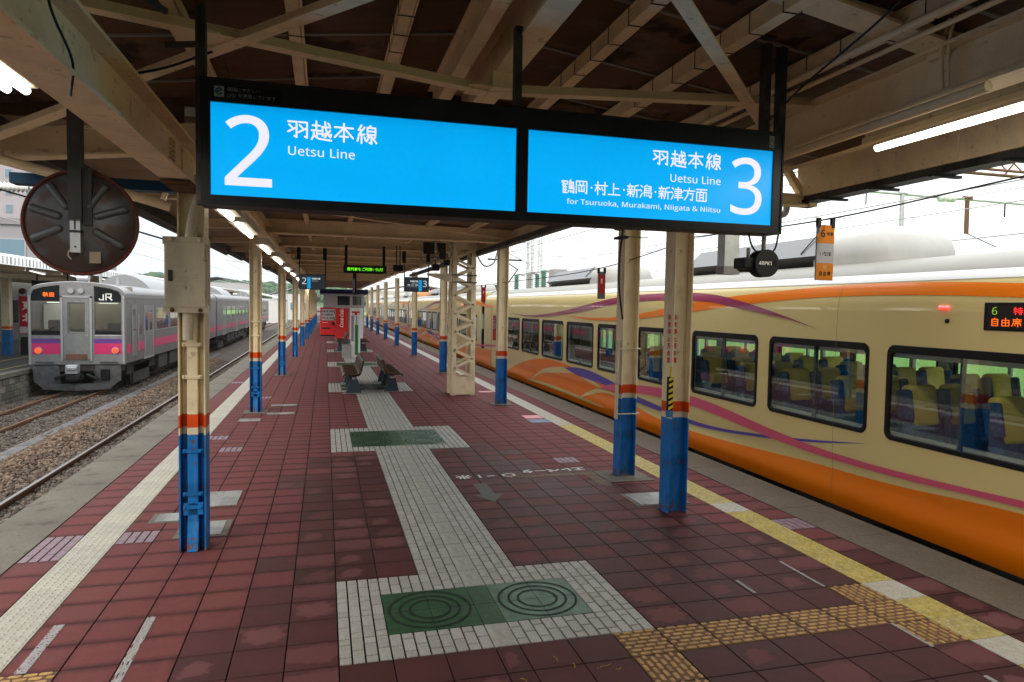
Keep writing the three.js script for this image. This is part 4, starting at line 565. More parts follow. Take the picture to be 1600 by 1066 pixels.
// ================================================================== SIGNS
{
  const t = thing('platform_sign', 'long lit blue platform sign numbered 2 and 3 in a black frame', 'sign', [0, 0, 0]);
  part('housing', [lohi(-0.7, 2.752, 2.535, 3.162, -0.16, -0.012)], M.signFrame, t);
  part('frame', [lohi(-0.7, 2.752, 3.05, 3.162, -0.012, 0.006), lohi(-0.7, 2.752, 2.535, 2.576, -0.012, 0.006), lohi(-0.7, -0.653, 2.576, 3.05, -0.012, 0.006), lohi(0.978, 1.049, 2.576, 3.05, -0.012, 0.006), lohi(2.692, 2.752, 2.576, 3.05, -0.012, 0.006)], M.signFrame, t);
  part('frame_lip', [lohi(-0.705, 2.757, 2.522, 2.535, -0.16, 0.016), lohi(-0.705, 2.757, 3.162, 3.17, -0.16, 0.012), lohi(2.752, 2.762, 2.535, 3.162, -0.16, 0.012)], M.dark, t);
  const panel = (x0, x1, draw) => { const w = x1 - x0, h = 0.474, K = 1100, [c, k] = canvas(Math.round(w * K), Math.round(h * K)); const gr = k.createLinearGradient(0, 0, 0, c.height); gr.addColorStop(0, '#0091d6'); gr.addColorStop(0.1, '#00a1e8'); gr.addColorStop(1, '#00a9f2'); k.fillStyle = gr; k.fillRect(0, 0, c.width, c.height); for (let i = 0; i < 26; i++) { const gx = (i + 0.5) * c.width / 26, g2 = k.createRadialGradient(gx, c.height * 0.5, 10, gx, c.height * 0.5, c.height * 0.6); g2.addColorStop(0, `rgba(20,190,255,${0.02 + 0.05 * rnd()})`); g2.addColorStop(1, 'rgba(0,150,230,0)'); k.fillStyle = g2; k.fillRect(gx - c.height, 0, 2 * c.height, c.height); } k.fillStyle = 'rgba(0,60,100,.25)'; for (let i = 0; i < 60; i++) k.fillRect(rnd() * c.width, rnd() * c.height, 1 + rnd() * 4, 1 + rnd() * 2); k.fillStyle = k.strokeStyle = '#e6e6f2'; draw(k, (X, Y) => [(X - x0) * K, (3.05 - Y) * K], K); face('lit_panel', w, h, lit(c, 0.46), t, [(x0 + x1) / 2, 2.813, -0.008]); };
  const big = (k, s, [x, y0], [, y1], w) => { k.font = '400px sans-serif'; const m = k.measureText(s), hh = m.actualBoundingBoxAscent + m.actualBoundingBoxDescent, ww = m.actualBoundingBoxRight + m.actualBoundingBoxLeft; k.save(); k.translate(x, y1); k.scale(w / ww, (y1 - y0) / hh); k.lineWidth = 3; k.fillText(s, m.actualBoundingBoxLeft, -m.actualBoundingBoxDescent); k.strokeText(s, m.actualBoundingBoxLeft, -m.actualBoundingBoxDescent); k.restore(); };
  panel(-0.653, 0.978, (k, P, K) => { big(k, '2', P(-0.585, 3.0), P(0, 2.632), 0.233 * K); const [x, y] = P(-0.279, 3.0); line(k, '羽越本線', x, y, 0.106 * K, 11.5, 0.1195 * K); const [u, v] = P(-0.28, 2.809); fit(k, 'Uetsu Line', u, v, 0.355 * K, '72px sans-serif'); });
  panel(1.049, 2.692, (k, P, K) => { big(k, '3', P(2.392, 3.0), P(0, 2.634), 0.232 * K); let [x, y] = P(1.846, 3.006); line(k, '羽越本線', x, y, 0.104 * K, 11.5, 0.1215 * K); [x, y] = P(1.963, 2.812); fit(k, 'Uetsu Line', x, y, 0.361 * K, '72px sans-serif');
    x = P(1.26, 0)[0]; y = P(0, 2.784)[1]; const s = 0.083 * K; let X = x; for (const ch of '鶴岡・村上・新潟・新津方面') { glyph(k, ch, ch === '・' ? X - s * 0.26 : X, y, s, 8.6); X += (ch === '・' ? 0.47 : 1.03) * s; } [x, y] = P(1.294, 2.64); fit(k, 'for Tsuruoka, Murakami, Niigata & Niitsu', x, y, 1.033 * K, '46px sans-serif'); });
  const [c, k] = canvas(512, 96, '#0b0e12'); k.fillStyle = '#8a9095'; k.fillRect(8, 6, 74, 84); k.strokeStyle = '#17506f'; k.lineWidth = 13; k.beginPath(); k.arc(46, 46, 23, 0.5, 5.6); k.stroke(); k.beginPath(); k.moveTo(24, 52); k.lineTo(68, 34); k.stroke(); k.strokeStyle = k.fillStyle = '#85888c'; line(k, '環境にやさしい', 102, 8, 34, 3.4, 36); k.font = '40px sans-serif'; k.fillText('LED', 100, 88); line(k, 'を使用しています', 182, 52, 34, 3.4, 36);
  face('eco_label', 0.335, 0.063, printed(c), t, [-0.472, 3.102, 0.0075]);
  const [c2, k2] = canvas(64, 128, '#8a8d90'); k2.strokeStyle = '#20262c'; k2.lineWidth = 6; k2.strokeRect(16, 46, 32, 52); k2.beginPath(); k2.arc(32, 34, 12, 3.1, 6.3); k2.stroke(); k2.fillStyle = '#4a6a80'; k2.fillRect(14, 104, 36, 16); face('sticker', 0.034, 0.075, printed(c2), t, [2.672, 3.105, 0.0075]);
  part('hanger_post', [lohi(-0.732, -0.683, 2.53, 3.85, -0.11, -0.05)], M.darkSteel, t); part('hanger_post', [lohi(0.977, 1.02, 3.16, 3.65, -0.1, -0.05)], M.darkSteel, t); part('hanger_post', [lohi(2.7625, 2.81, 2.53, 3.9, -0.11, -0.05), lohi(2.655, 2.7, 3.17, 3.75, -0.12, -0.06)], M.darkSteel, t);
  part('post_clamp', [lohi(2.52, 2.72, 3.76, 3.92, -0.2, 0.02)], M.darkSteel, t);
  const L = new THREE.RectAreaLight(0x5ac0ff, 0.08, 3.3, 0.47); L.position.set(1.02, 2.81, 0.03); L.lookAt(1.02, 2.81, 3); t.add(L);
}
function numberSign(name, label, num, x, flip) {
  const t = thing(name, label, 'sign', [x, 0, -14]), w = 0.64, h = 0.38, yc = 2.565;
  const [c, k] = canvas(512, 304, '#2b3036'); k.fillStyle = '#16a2e2'; k.fillRect(flip ? 300 : 150, 50, 70, 246); k.fillStyle = k.strokeStyle = '#dfe2e6'; k.font = '190px sans-serif'; k.fillText(num, flip ? 385 : 40, 200); line(k, '羽越本線', flip ? 110 : 240, 60, 40, 6, 44); k.font = '26px sans-serif'; k.fillText('Uetsu Line', flip ? 150 : 242, 138); if (flip) { line(k, '鶴岡・村上・新潟', 60, 150, 26, 4, 28); k.font = '16px sans-serif'; k.fillText('for Tsuruoka, Murakami & Niigata', 40, 206); }
  part('housing', boxr(w, h, 0.1, 0.006, 0, yc, -0.056), M.signFrame, t); face('lit_panel', w - 0.03, h - 0.03, lit(c, 0.35), t, [0, yc, -0.003]);
  for (const s of [-1, 1]) part('hanger_post', [rod(V3(s * w * 0.49, yc, -0.05), V3(s * w * 0.49, 3.45, -0.05), 0.014), lohi(s * w * 0.49 - 0.06, s * w * 0.49 + 0.03, 3.12, 3.42, -0.09, -0.01)], M.dark, t);
}
numberSign('track_sign', 'small lit grey track sign with number 2 hanging over the left columns', '2', -0.39, false);
numberSign('track_sign', 'small lit grey track sign with number 3 hanging left of the lattice column', '3', 2.215, true);
{
  const t = thing('departure_board', 'hanging board with green lit letters under the roof', 'sign', [0.79, 0, -12]);
  const [c, k] = canvas(1024, 176, '#050605'); k.strokeStyle = '#5fd018'; line(k, '急列車もご利用いただ', 70, 42, 84, 11, 88); part('housing', boxr(0.96, 0.175, 0.12, 0.008, 0, 2.815, -0.065), M.dark, t); face('lit_panel', 0.93, 0.155, lit(c, 0.75), t, [0, 2.815, -0.003]);
  for (const s of [-1, 1]) part('hanger_post', lohi(s * 0.42 - 0.03, s * 0.42 + 0.03, 2.9, 3.35, -0.1, -0.04), M.dark, t); part('small_plate', lohi(0.4, 0.46, 2.72, 2.735, -0.02, 0.0), M.grey, t);
  const p = thing('roof_strip_clock', 'narrow dark box with a pale lit edge hanging behind the green-lit board', 'sign', [0.72, 0, -16]); part('housing', lohi(-0.05, 0.05, 2.3, 3.1, -0.12, 0), M.dark, p); part('lit_edge', lohi(-0.035, 0.0, 2.35, 2.75, 0.0005, 0.004), flat(0.35, 0.32, 0.45), p);
}

// ================================================================== LAMPS
function lamp(label, x, y, z0, z1, tubes, group, k = 1) {
  const L = z0 - z1, t = thing('strip_lamp', label, 'lamp', [x, y, (z0 + z1) / 2], group);
  part('lamp_housing', [boxr(tubes > 1 ? 0.16 : 0.2, 0.05, L + 0.04, 0.01, 0, 0.045, 0), lohi(-0.09, 0.09, 0.066, 0.12, -L / 2, L / 2)], M.box, t);
  for (let i = 0; i < tubes; i++) part('lamp_tube', rod(V3((i - (tubes - 1) / 2) * 0.075, 0, -L / 2 + 0.02), V3((i - (tubes - 1) / 2) * 0.075, 0, L / 2 - 0.02), tubes > 1 ? 0.019 : 0.026, 10), M.tube, t);
  const a = new THREE.RectAreaLight(0xfff3e0, 6 * k, 0.14, L - 0.05); a.position.set(0, -0.03, 0); a.rotation.x = -Math.PI / 2; t.add(a); return t;
}
lamp('twin-tube strip lamp at the upper left edge, left of the near girder', -1.43, 2.965, 1.9, 0.2, 2, undefined, 2.4);
lamp('long bright strip lamp under the right girder, above the train', 3.68, 3.19, 2.3, -0.22, 1, undefined, 2.4);
{ const zs = [[-2.55, -3.65], [-4.1, -5.55], [-7.05, -8.5], [-9.75, -11.7], [-13.6, -15.0], [-16.6, -18.2], [-20.5, -22], [-23.4, -25], [-27.5, -29], [-30.2, -31.8], [-34.5, -36], [-37, -38.5]];
  zs.forEach(([a, b], i) => lamp(ORD[i] + ' strip lamp of the left row beyond the cabinet column', -1.0, 2.87, a, b, 1, 'strip lamps in a row under the left girder', 0.8)); }

// ================================================================== MIRROR and small hanging things
{
  const t = thing('platform_mirror', 'round rusty-backed mirror hanging on a dark post over the left track', 'mirror', [-1.55, 2.5, -1.0]);
  const prof = [[0, -0.055], [0.12, -0.052], [0.22, -0.038], [0.285, -0.014], [0.305, 0.0], [0.32, 0.003]].map(([a, b]) => new THREE.Vector2(a, b));
  const g = new THREE.LatheGeometry(prof, 48).rotateX(-Math.PI / 2); const back = part('mirror_back', g, M.mirrorBack, t, 0); { const p = back.geometry.attributes.position, uv = back.geometry.attributes.uv; for (let i = 0; i < p.count; i++) uv.setXY(i, 0.5 + p.getX(i) / 0.66, 0.5 + p.getY(i) / 0.66); }
  part('mirror_glass', new THREE.CircleGeometry(0.312, 48).rotateY(Math.PI).translate(0, 0, -0.012), std({ color: rgb(0.8, 0.8, 0.8), metalness: 1, roughness: 0.03 }), t);
  part('mirror_rim', new THREE.TorusGeometry(0.318, 0.011, 8, 56), M.rimRed, t);
  for (const a of [0.35, 1.0, 2.2, 2.85, 3.55, 5.75]) part('rib', along(new THREE.CapsuleGeometry(0.026, 0.15, 4, 10).rotateX(Math.PI / 2).translate(0, 0, 0.1), V3(Math.cos(a) * 0.09, Math.sin(a) * 0.09, 0.05), V3(Math.cos(a) * 0.27, Math.sin(a) * 0.27, 0.022)), M.steelDull = M.steelDull ?? flat(0.085, 0.092, 0.1, 0.5, 0.4), t);
  part('name_plate', box(0.062, 0.07, 0.004, 0.09, -0.215, 0.05), flat(0.3, 0.26, 0.18), t); part('drip_ring', new THREE.TorusGeometry(0.034, 0.005, 6, 20, 4.2).translate(-0.02, -0.2, 0.06), M.grey, t);
  part('hanger_post', [lohi(-0.040, 0.033, 0.0, 0.74, 0.035, 0.1)], M.darkSteel, t); part('hanger_post', [lohi(0.033, 0.080, -0.02, 0.33, 0.03, 0.07)], M.darkSteel, t); part('hanger_tube', [lohi(-0.031, 0.025, -0.19, 0.02, 0.05, 0.1)], M.galv, t);
  part('slot', lohi(-0.007, 0.001, -0.05, 0.01, 0.1, 0.102), M.rubber, t); part('bolt_hole', new THREE.CylinderGeometry(0.006, 0.006, 0.004, 8).rotateX(Math.PI / 2).translate(-0.002, -0.155, 0.101), M.rubber, t); part('collar', lohi(-0.035, 0.029, -0.07, -0.055, 0.048, 0.104), M.darkSteel, t); part('collar', lohi(-0.035, 0.029, 0.01, 0.022, 0.048, 0.104), M.darkSteel, t); part('top_plate', [lohi(-0.085, 0.075, 0.74, 0.755, 0.0, 0.13)], M.darkSteel, t);
}
{
  const t = thing('round_camera', 'black round housing lettered 4RPK1 hanging below the right end of the sign', 'camera', [2.693, 2.335, -0.07]);
  part('housing', [new THREE.CylinderGeometry(0.09, 0.09, 0.09, 28).rotateX(Math.PI / 2), new THREE.CylinderGeometry(0.06, 0.045, 0.16, 20).rotateX(Math.PI / 2).translate(-0.03, 0, -0.12), boxr(0.09, 0.07, 0.12, 0.01, -0.12, 0.0, -0.03)], M.dark, t, 0); const [c, k] = canvas(256, 64, '#07080a'); k.fillStyle = '#ffffff'; k.font = 'bold 60px sans-serif'; k.fillText('4RPK1', 14, 54); face('label', 0.145, 0.036, printed(c), t, [0, 0, 0.0465]);
  part('hanger_tube', rod(V3(0, 0.08, 0), V3(0, 0.2, 0), 0.014), M.grey, t); part('hanger_tube', rod(V3(-0.1, 0.03, -0.02), V3(-0.1, 0.1, -0.02), 0.012), M.grey, t); part('cable', tube([V3(0.11, 0.2, 0.0), V3(0.08, 0.09, 0.0), V3(0.0, 0.05, 0.005), V3(-0.08, 0.1, 0), V3(-0.12, 0.2, 0)], 0.006, 20), M.cable, t);
  const g = thing('square_hanger', 'pale grey square post stub hanging behind the right end of the sign', 'post', [2.9, 0, -0.8]); part('post', [lohi(-0.062, 0.062, 2.31, 3.15, -0.05, 0.05)], M.galv, g); part('end_collar', lohi(-0.068, 0.068, 2.3, 2.36, -0.056, 0.056), M.grey, g); part('support_bar', rod(V3(-0.15, 2.66, 0.0), V3(0.4, 2.72, 0.0), 0.035, 10), M.darkSteel, g);
}
function placard(label, x, yTop, z, w, h, draw, bg) {
  const t = thing('boarding_placard', label, 'placard', [x, yTop, z], 'placards hung on the wire'); const [c, k] = canvas(256, Math.round(256 * h / w), bg); draw(k, c.width, c.height); part('board', boxr(w, h, 0.012, 0.004, 0, -h / 2 - 0.04, 0), M.grey, t); face('print', w - 0.006, h - 0.006, printed(c, { roughness: 0.3 }), t, [0, -h / 2 - 0.04, 0.0075]); for (const s of [-1, 1]) part('clip', lohi(s * w * 0.4 - 0.014, s * w * 0.4 + 0.014, -0.06, 0.01, -0.012, 0.012), M.dark, t);
}
placard('orange and grey placard lettered 6, hanging on the wire before the train roof', 3.5, 2.71, -0.47, 0.155, 0.41, (k, w, h) => { k.fillStyle = '#8d8f92'; k.fillRect(0, h * 0.33, w, h * 0.36); k.fillStyle = '#16110a'; k.font = 'bold 130px sans-serif'; k.fillText('6', 50, h * 0.22); k.strokeStyle = '#16110a'; line(k, '号車', 140, h * 0.12, 48, 7, 52); line(k, 'いなほ', 42, h * 0.48, 56, 8, 60); k.fillStyle = '#9c7f55'; k.fillRect(104, h * 0.73, 50, 50); line(k, '自由席', 40, h * 0.84, 56, 8, 62); k.fillStyle = '#24406e'; k.fillRect(0, 0, 30, h * 0.15); }, '#a8650f');
placard('red placard on the wire left of the second right column', 3.45, 2.55, -4.6, 0.11, 0.36, (k, w, h) => { k.fillStyle = '#555'; k.fillRect(0, h * 0.82, w, h * 0.18); k.fillRect(0, 0, w, h * 0.1); k.fillStyle = '#e0b0a8'; k.fillRect(100, h * 0.25, 54, 150); }, '#93231e');
placard('small red placard on the wire right of the lattice column', 3.45, 2.51, -11.6, 0.11, 0.34, (k, w, h) => { k.fillStyle = '#e0b0a8'; k.fillRect(100, h * 0.25, 54, 150); }, '#93231e');
const wire = (name, label, pts, r, group, mat = M.cable) => solo(name, [tube(pts, r, 40, 5)], mat, label, 'wire', group, 0);
wire('overhead_wire', 'thin dark wire carrying the orange placard, running to the lettered column', [V3(3.42, 2.74, -2.2), V3(3.5, 2.71, -0.5), V3(3.5, 2.765, 1.05), V3(3.5, 2.84, 3), V3(3.5, 2.95, 5)], 0.006);
wire('overhead_wire', 'thin dark wire between the two right columns and on past the red placards', [V3(3.42, 2.72, -2.3), V3(3.45, 2.56, -4.6), V3(3.45, 2.52, -9.7), V3(3.45, 2.52, -16.5)], 0.006);
wire('overhead_wire', 'black wire slanting from the girder up to the roof at the upper right', [V3(3.3, 3.47, -1.05), V3(2.95, 3.5, -0.1), V3(2.55, 3.5, 1.1), V3(2.2, 3.55, 2)], 0.007);
wire('overhead_wire', 'dark cable crossing behind the mirror post to the cabinet column', [V3(-3.6, 3.12, -2.15), V3(-2.41, 2.83, -2.1), V3(-1.7, 2.62, -2.1), V3(-1.24, 2.49, -2.08)], 0.007);
wire('overhead_wire', 'dark cable hanging down the face of the left girder', [V3(-0.95, 3.2, 1.35), V3(-1.015, 3.05, 1.05), V3(-1.03, 2.93, 0.78), V3(-1.05, 2.82, 0.75)], 0.005);
wire('overhead_wire', 'tensioned rope with turnbuckles passing over the left girder', [V3(-1.55, 3.16, -0.35), V3(-0.95, 3.24, -0.2), V3(-0.66, 3.34, -0.12)], 0.007);
solo('turnbuckle', along(boxr(0.022, 0.03, 0.16, 0.006, 0, 0, 0.08), V3(-0.86, 3.3, 0.02), V3(-0.7, 3.35, -0.05)), M.darkSteel, 'lower dark turnbuckle on the rope beside the sign post, above the left girder', 'turnbuckle');
solo('turnbuckle', along(boxr(0.022, 0.03, 0.14, 0.006, 0, 0, 0.07), V3(-0.9, 3.42, 0.3), V3(-0.74, 3.38, 0.1)), M.darkSteel, 'upper dark turnbuckle high under the roof above the left girder', 'turnbuckle');

// ================================================================== BENCHES, machines, kiosk
const benchSeat = (() => { // moulded bucket: a side profile swept across the width with raised edges
  const prof2 = new THREE.CatmullRomCurve3([[-0.235, 0.395], [-0.21, 0.425], [-0.1, 0.412], [0.05, 0.402], [0.13, 0.42], [0.165, 0.5], [0.195, 0.64], [0.222, 0.745], [0.25, 0.755]].map(([a, b]) => V3(a, b, 0)));
  const NU = 22, NV = 10, shell = (off) => { const g = new THREE.PlaneGeometry(1, 1, NU, NV), p = g.attributes.position; for (let i = 0; i < p.count; i++) { const u = p.getX(i) + 0.5, v = 2 * p.getY(i), q = prof2.getPoint(u), t = prof2.getTangent(u), lip = 0.05 * Math.pow(Math.abs(v), 4) * Math.sin(Math.PI * clamp(u, 0.04, 0.96)) ** 0.6; p.setXYZ(i, q.x - t.y * (lip + off), q.y + t.x * (lip + off), v * 0.215); } g.computeVertexNormals(); return g; };
  const rim = (v) => new THREE.TubeGeometry(new THREE.CatmullRomCurve3(Array.from({ length: 16 }, (_, i) => { const u = i / 15, q = prof2.getPoint(u), t = prof2.getTangent(u), lip = 0.05 * Math.sin(Math.PI * clamp(u, 0.04, 0.96)) ** 0.6 - 0.008; return V3(q.x - t.y * lip, q.y + t.x * lip, v * 0.215); })), 28, 0.014, 7);
  const a = prof2.getPoint(0), b = prof2.getPoint(1); return join([shell(0), shell(-0.02), rim(-1), rim(1), rod(V3(a.x, a.y - 0.008, -0.215), V3(a.x, a.y - 0.008, 0.215), 0.013), rod(V3(b.x, b.y - 0.008, -0.215), V3(b.x, b.y - 0.008, 0.215), 0.013)]);
})();
function bench(label, x, z, flip) {
  const t = thing('platform_bench', label, 'bench', [x, 0, z], 'benches of linked moulded seats', flip ? Math.PI : 0), g = flatten(benchSeat);
  for (let i = 0; i < 5; i++) { const m = part('seat', g.clone().translate(0, 0, (i - 2) * 0.49), M.bench, t, 0.6); for (let k = 0; k < 1; k++) part('hand_slot', [0, 1].map((q) => boxr(0.012, 0.02, 0.2, 0.004, 0.205 + q * 0.016, 0.66 + q * 0.04, (i - 2) * 0.49)), M.rubber, m); }
  part('beam', boxr(0.07, 0.05, 2.3, 0.006, 0, 0.35, 0), M.steelLite, t); for (const z of [-1.0, 0.05, 1.1]) { const s = new THREE.Shape([[-0.17, 0], [0.17, 0], [0.085, 0.32], [-0.085, 0.32]].map(([a, b]) => new THREE.Vector2(a, b))); part('leg', new THREE.ExtrudeGeometry(s, { depth: 0.06, bevelEnabled: true, bevelSize: 0.006, bevelThickness: 0.006, bevelSegments: 1 }).translate(0, 0, z - 0.03), M.benchLeg, t); part('foot_plate', box(0.5, 0.01, 0.09, 0, 0.012, z), M.steelLite, t); }
  return t;
}
bench('row of five brown moulded seats facing the left track, nearest bench pair', 0.55, -13.05, false);
bench('row of five brown moulded seats facing the right train, nearest bench pair', 1.42, -13.2, true);
bench('row of brown seats on the left side before the red drink machine', 0.62, -27.2, false);
bench('row of brown seats partly behind the green-striped board', 1.5, -27.2, true);
{
  const t = thing('name_board', 'tall white name board with a green stripe and a red crossbar, behind the benches', 'sign', [1.03, 0, -22.7]);
  part('board', boxr(0.36, 1.86, 0.1, 0.01, 0, 0.93, 0), M.white, t); part('green_stripe', lohi(-0.02, 0.1, 0.1, 1.25, 0.0505, 0.054), M.greenStrip, t); part('grey_stripe', lohi(-0.16, -0.06, 0.62, 1.6, 0.0505, 0.054), flat(0.3, 0.27, 0.32), t);
  part('red_mark', [lohi(-0.14, 0.17, 1.7, 1.76, 0.0505, 0.055), lohi(-0.03, 0.06, 1.62, 1.7, 0.0505, 0.055), bar(V3(-0.12, 1.6, 0.053), V3(0.0, 1.66, 0.053), 0.05, 0.004)], M.redSign, t); const dots = []; for (let i = 0; i < 8; i++) dots.push(boxr(0.045, 0.03, 0.004, 0.001, 0.04, 1.28 + i * 0.04, 0.053)); part('lettering', dots, M.greenStrip, t);
  const g = thing('ash_bin', 'rounded grey bin standing left of the green-striped board', 'bin', [0.74, 0, -22.75]); part('bin_body', [lohi(-0.2, 0.14, 0, 0.5, -0.2, 0.2), new THREE.CylinderGeometry(0.2, 0.2, 0.34, 20, 1, false, 0, Math.PI).rotateX(Math.PI / 2).rotateY(Math.PI / 2).rotateZ(0).translate(-0.03, 0.5, 0)], M.grey, g); part('rim', lohi(-0.205, 0.145, 0.49, 0.51, -0.205, 0.205), M.steelLite, g);
}
function vending(name, label, x, z, turn, col, coke) {
  const t = thing(name, label, 'vending machine', [x, 0, z], undefined, turn); part('machine_body', boxr(0.95, 1.72, 0.72, 0.012, 0, 0.94, -0.01), col, t); part('plinth', lohi(-0.45, 0.45, 0, 0.08, -0.35, 0.32), M.dark, t);
  if (coke) {
    const [c, k] = canvas(256, 512, '#a50d0d'); part('display_frame', [lohi(-0.4, 0.4, 0.98, 1.7, 0.35, 0.37)], M.steelLite, t); part('display_back', lohi(-0.37, 0.37, 1.01, 1.67, 0.371, 0.374), flat(0.5, 0.55, 0.6), t);
    const colours = [[0.5, 0.05, 0.04], [0.1, 0.25, 0.1], [0.5, 0.5, 0.5], [0.05, 0.1, 0.35], [0.55, 0.4, 0.05], [0.15, 0.08, 0.04]].map((q) => flat(...q)); for (let r = 0; r < 3; r++) { part('shelf', lohi(-0.37, 0.37, 1.06 + r * 0.21, 1.075 + r * 0.21, 0.374, 0.41), M.white, t); for (let i = 0; i < 8; i++) part('drink_can', new THREE.CylinderGeometry(0.028, 0.028, 0.12, 10).translate(-0.32 + i * 0.091, 1.137 + r * 0.21, 0.4), colours[(i * 5 + r * 3) % 6], t); }
    part('dispensing_slot', boxr(0.5, 0.1, 0.02, 0.006, -0.1, 0.5, 0.355), M.dark, t); part('coin_panel', boxr(0.16, 0.2, 0.02, 0.006, 0.32, 0.78, 0.355), M.dark, t); k.fillStyle = '#fff'; k.font = 'italic bold 60px serif'; k.fillText('Coca-Cola', 4, 70); face('lettering', 0.36, 0.18, printed((() => { const [c3, q] = canvas(256, 128, '#c81212'); q.fillStyle = '#fff'; q.font = 'italic bold 54px serif'; q.fillText('Coca-Cola', 8, 80); return c3; })()), t, [-0.2, 0.86, 0.3525]);
  }
  return t;
}
vending('drink_machine', 'red drink vending machine facing the camera with three shelves of cans', 0.1, -41.0, 0, M.cokeRed, true);
{
  const t = vending('drink_machine', 'red drink machine seen from its side, white script up the side', 0.82, -35.8, -Math.PI / 2, M.cokeRed, true);
  const [c, k] = canvas(128, 512, '#c81212'); k.translate(96, 500); k.rotate(-Math.PI / 2); k.fillStyle = '#fff'; k.font = 'italic bold 104px serif'; k.fillText('Coca-Cola', 0, 0); face('side_lettering', 0.34, 1.05, printed(c), t, [0.4765, 1.22, 0.0], Math.PI / 2);
  vending('white_machine', 'white vending machine cabinet beside the red one before the kiosk', 1.62, -35.75, Math.PI / 2, M.white, false);
}
{
  const t = thing('waiting_kiosk', 'white platform kiosk with dark blue flat roof behind the drink machines', 'kiosk', [1.05, 0, -46]);
  part('wall', [lohi(-1.25, -0.3, 0, 2.75, -0.05, 0.05), lohi(1.35, 1.55, 0, 2.75, -0.05, 0.05), lohi(-0.3, 1.35, 0, 1.95, -0.05, 0.05), lohi(-1.25, -1.15, 0, 2.75, -5, -0.05), lohi(1.45, 1.55, 0, 2.75, -5, -0.05), lohi(-0.3, 1.35, 2.6, 2.75, -0.05, 0.05), lohi(0.55, 0.75, 1.95, 2.6, -0.05, 0.05), lohi(-1.25, 1.55, 0, 2.75, -5.1, -5)], flat(0.4, 0.4, 0.39), t); part('window', [lohi(-0.3, 0.55, 1.95, 2.6, -0.02, 0.02), lohi(0.75, 1.35, 1.95, 2.6, -0.02, 0.02)], M.glassDark, t); part('roof', lohi(-1.5, 1.8, 2.75, 3.06, -5.3, 0.2), M.navy, t);
}

// ================================================================== EXPRESS TRAIN on the right
const prof = [[5.24, -0.05], [5.2, 0.1], [5.215, 0.3], [5.2, 0.55], [5.2, 2.05], [5.215, 2.18], [5.26, 2.31], [5.35, 2.42], [5.5, 2.51], [5.75, 2.575], [6.65, 2.68]];
const profCurve = new THREE.CatmullRomCurve3(prof.map(([x, y]) => V3(x, y, 0)), false, 'centripetal').getPoints(160);
const px = (y) => { for (let i = 0; i + 1 < profCurve.length; i++) { const a = profCurve[i], b = profCurve[i + 1]; if (y >= a.y && y <= b.y) return lerp(a.x, b.x, (y - a.y) / Math.max(1e-6, b.y - a.y)); } return y < 0 ? 5.24 : 6.65; };
const mirror = (g) => { const n = flatten(g.clone()).applyMatrix4(new THREE.Matrix4().makeScale(-1, 1, 1).setPosition(13.3, 0, 0)); for (const k of ['position', 'normal', 'uv']) { const a = n.attributes[k]; for (let i = 0; i < a.count; i += 3) for (let c = 0; c < a.itemSize; c++) { const s = a.array[(i + 1) * a.itemSize + c]; a.array[(i + 1) * a.itemSize + c] = a.array[(i + 2) * a.itemSize + c]; a.array[(i + 2) * a.itemSize + c] = s; } } return n; };
function sweep(y0, y1, z0, z1, nz = 2, off = 0) { // skin of the body between two heights
  const ys = [y0, ...profCurve.filter((p) => p.y > y0 + 0.004 && p.y < y1 - 0.004).map((p) => p.y), y1], pos = [];
  const pt = (y, z) => [px(y) - off, y, z];
  for (let j = 0; j < nz; j++) for (let i = 0; i + 1 < ys.length; i++) { const a = lerp(z0, z1, j / nz), b = lerp(z0, z1, (j + 1) / nz), A = pt(ys[i], a), B = pt(ys[i + 1], a), C = pt(ys[i + 1], b), D = pt(ys[i], b); pos.push(...A, ...B, ...C, ...A, ...C, ...D); }
  const g = new THREE.BufferGeometry(); g.setAttribute('position', new THREE.Float32BufferAttribute(pos, 3)); return smooth(g);
}
function smooth(g) { // normals shared by position
  g.computeVertexNormals(); const p = g.attributes.position, n = g.attributes.normal, m = new Map();
  for (let i = 0; i < p.count; i++) { const k = [p.getX(i), p.getY(i), p.getZ(i)].map((v) => v.toFixed(4)).join(); const v = m.get(k) ?? V3(0, 0, 0); v.add(V3(n.getX(i), n.getY(i), n.getZ(i))); m.set(k, v); }
  for (let i = 0; i < p.count; i++) { const v = m.get([p.getX(i), p.getY(i), p.getZ(i)].map((q) => q.toFixed(4)).join()).clone().normalize(); n.setXYZ(i, v.x, v.y, v.z); } return g;
}
const ev = (pts, z) => { for (let i = 0; i + 1 < pts.length; i++) { const [za, ya] = pts[i], [zb, yb] = pts[i + 1]; if (z <= za && z >= zb) { const p0 = pts[Math.max(0, i - 1)], p3 = pts[Math.min(pts.length - 1, i + 2)], t = (za - z) / Math.max(1e-6, za - zb), h = za - zb, m1 = i ? (yb - p0[1]) / Math.max(1e-6, p0[0] - zb) : (yb - ya) / h, m2 = i + 2 < pts.length ? (p3[1] - ya) / Math.max(1e-6, za - p3[0]) : (yb - ya) / h, t2 = t * t, t3 = t2 * t; return (2 * t3 - 3 * t2 + 1) * ya + (t3 - 2 * t2 + t) * m1 * h + (-2 * t3 + 3 * t2) * yb + (t3 - t2) * m2 * h; } } return z > pts[0][0] ? pts[0][1] : pts[pts.length - 1][1]; };
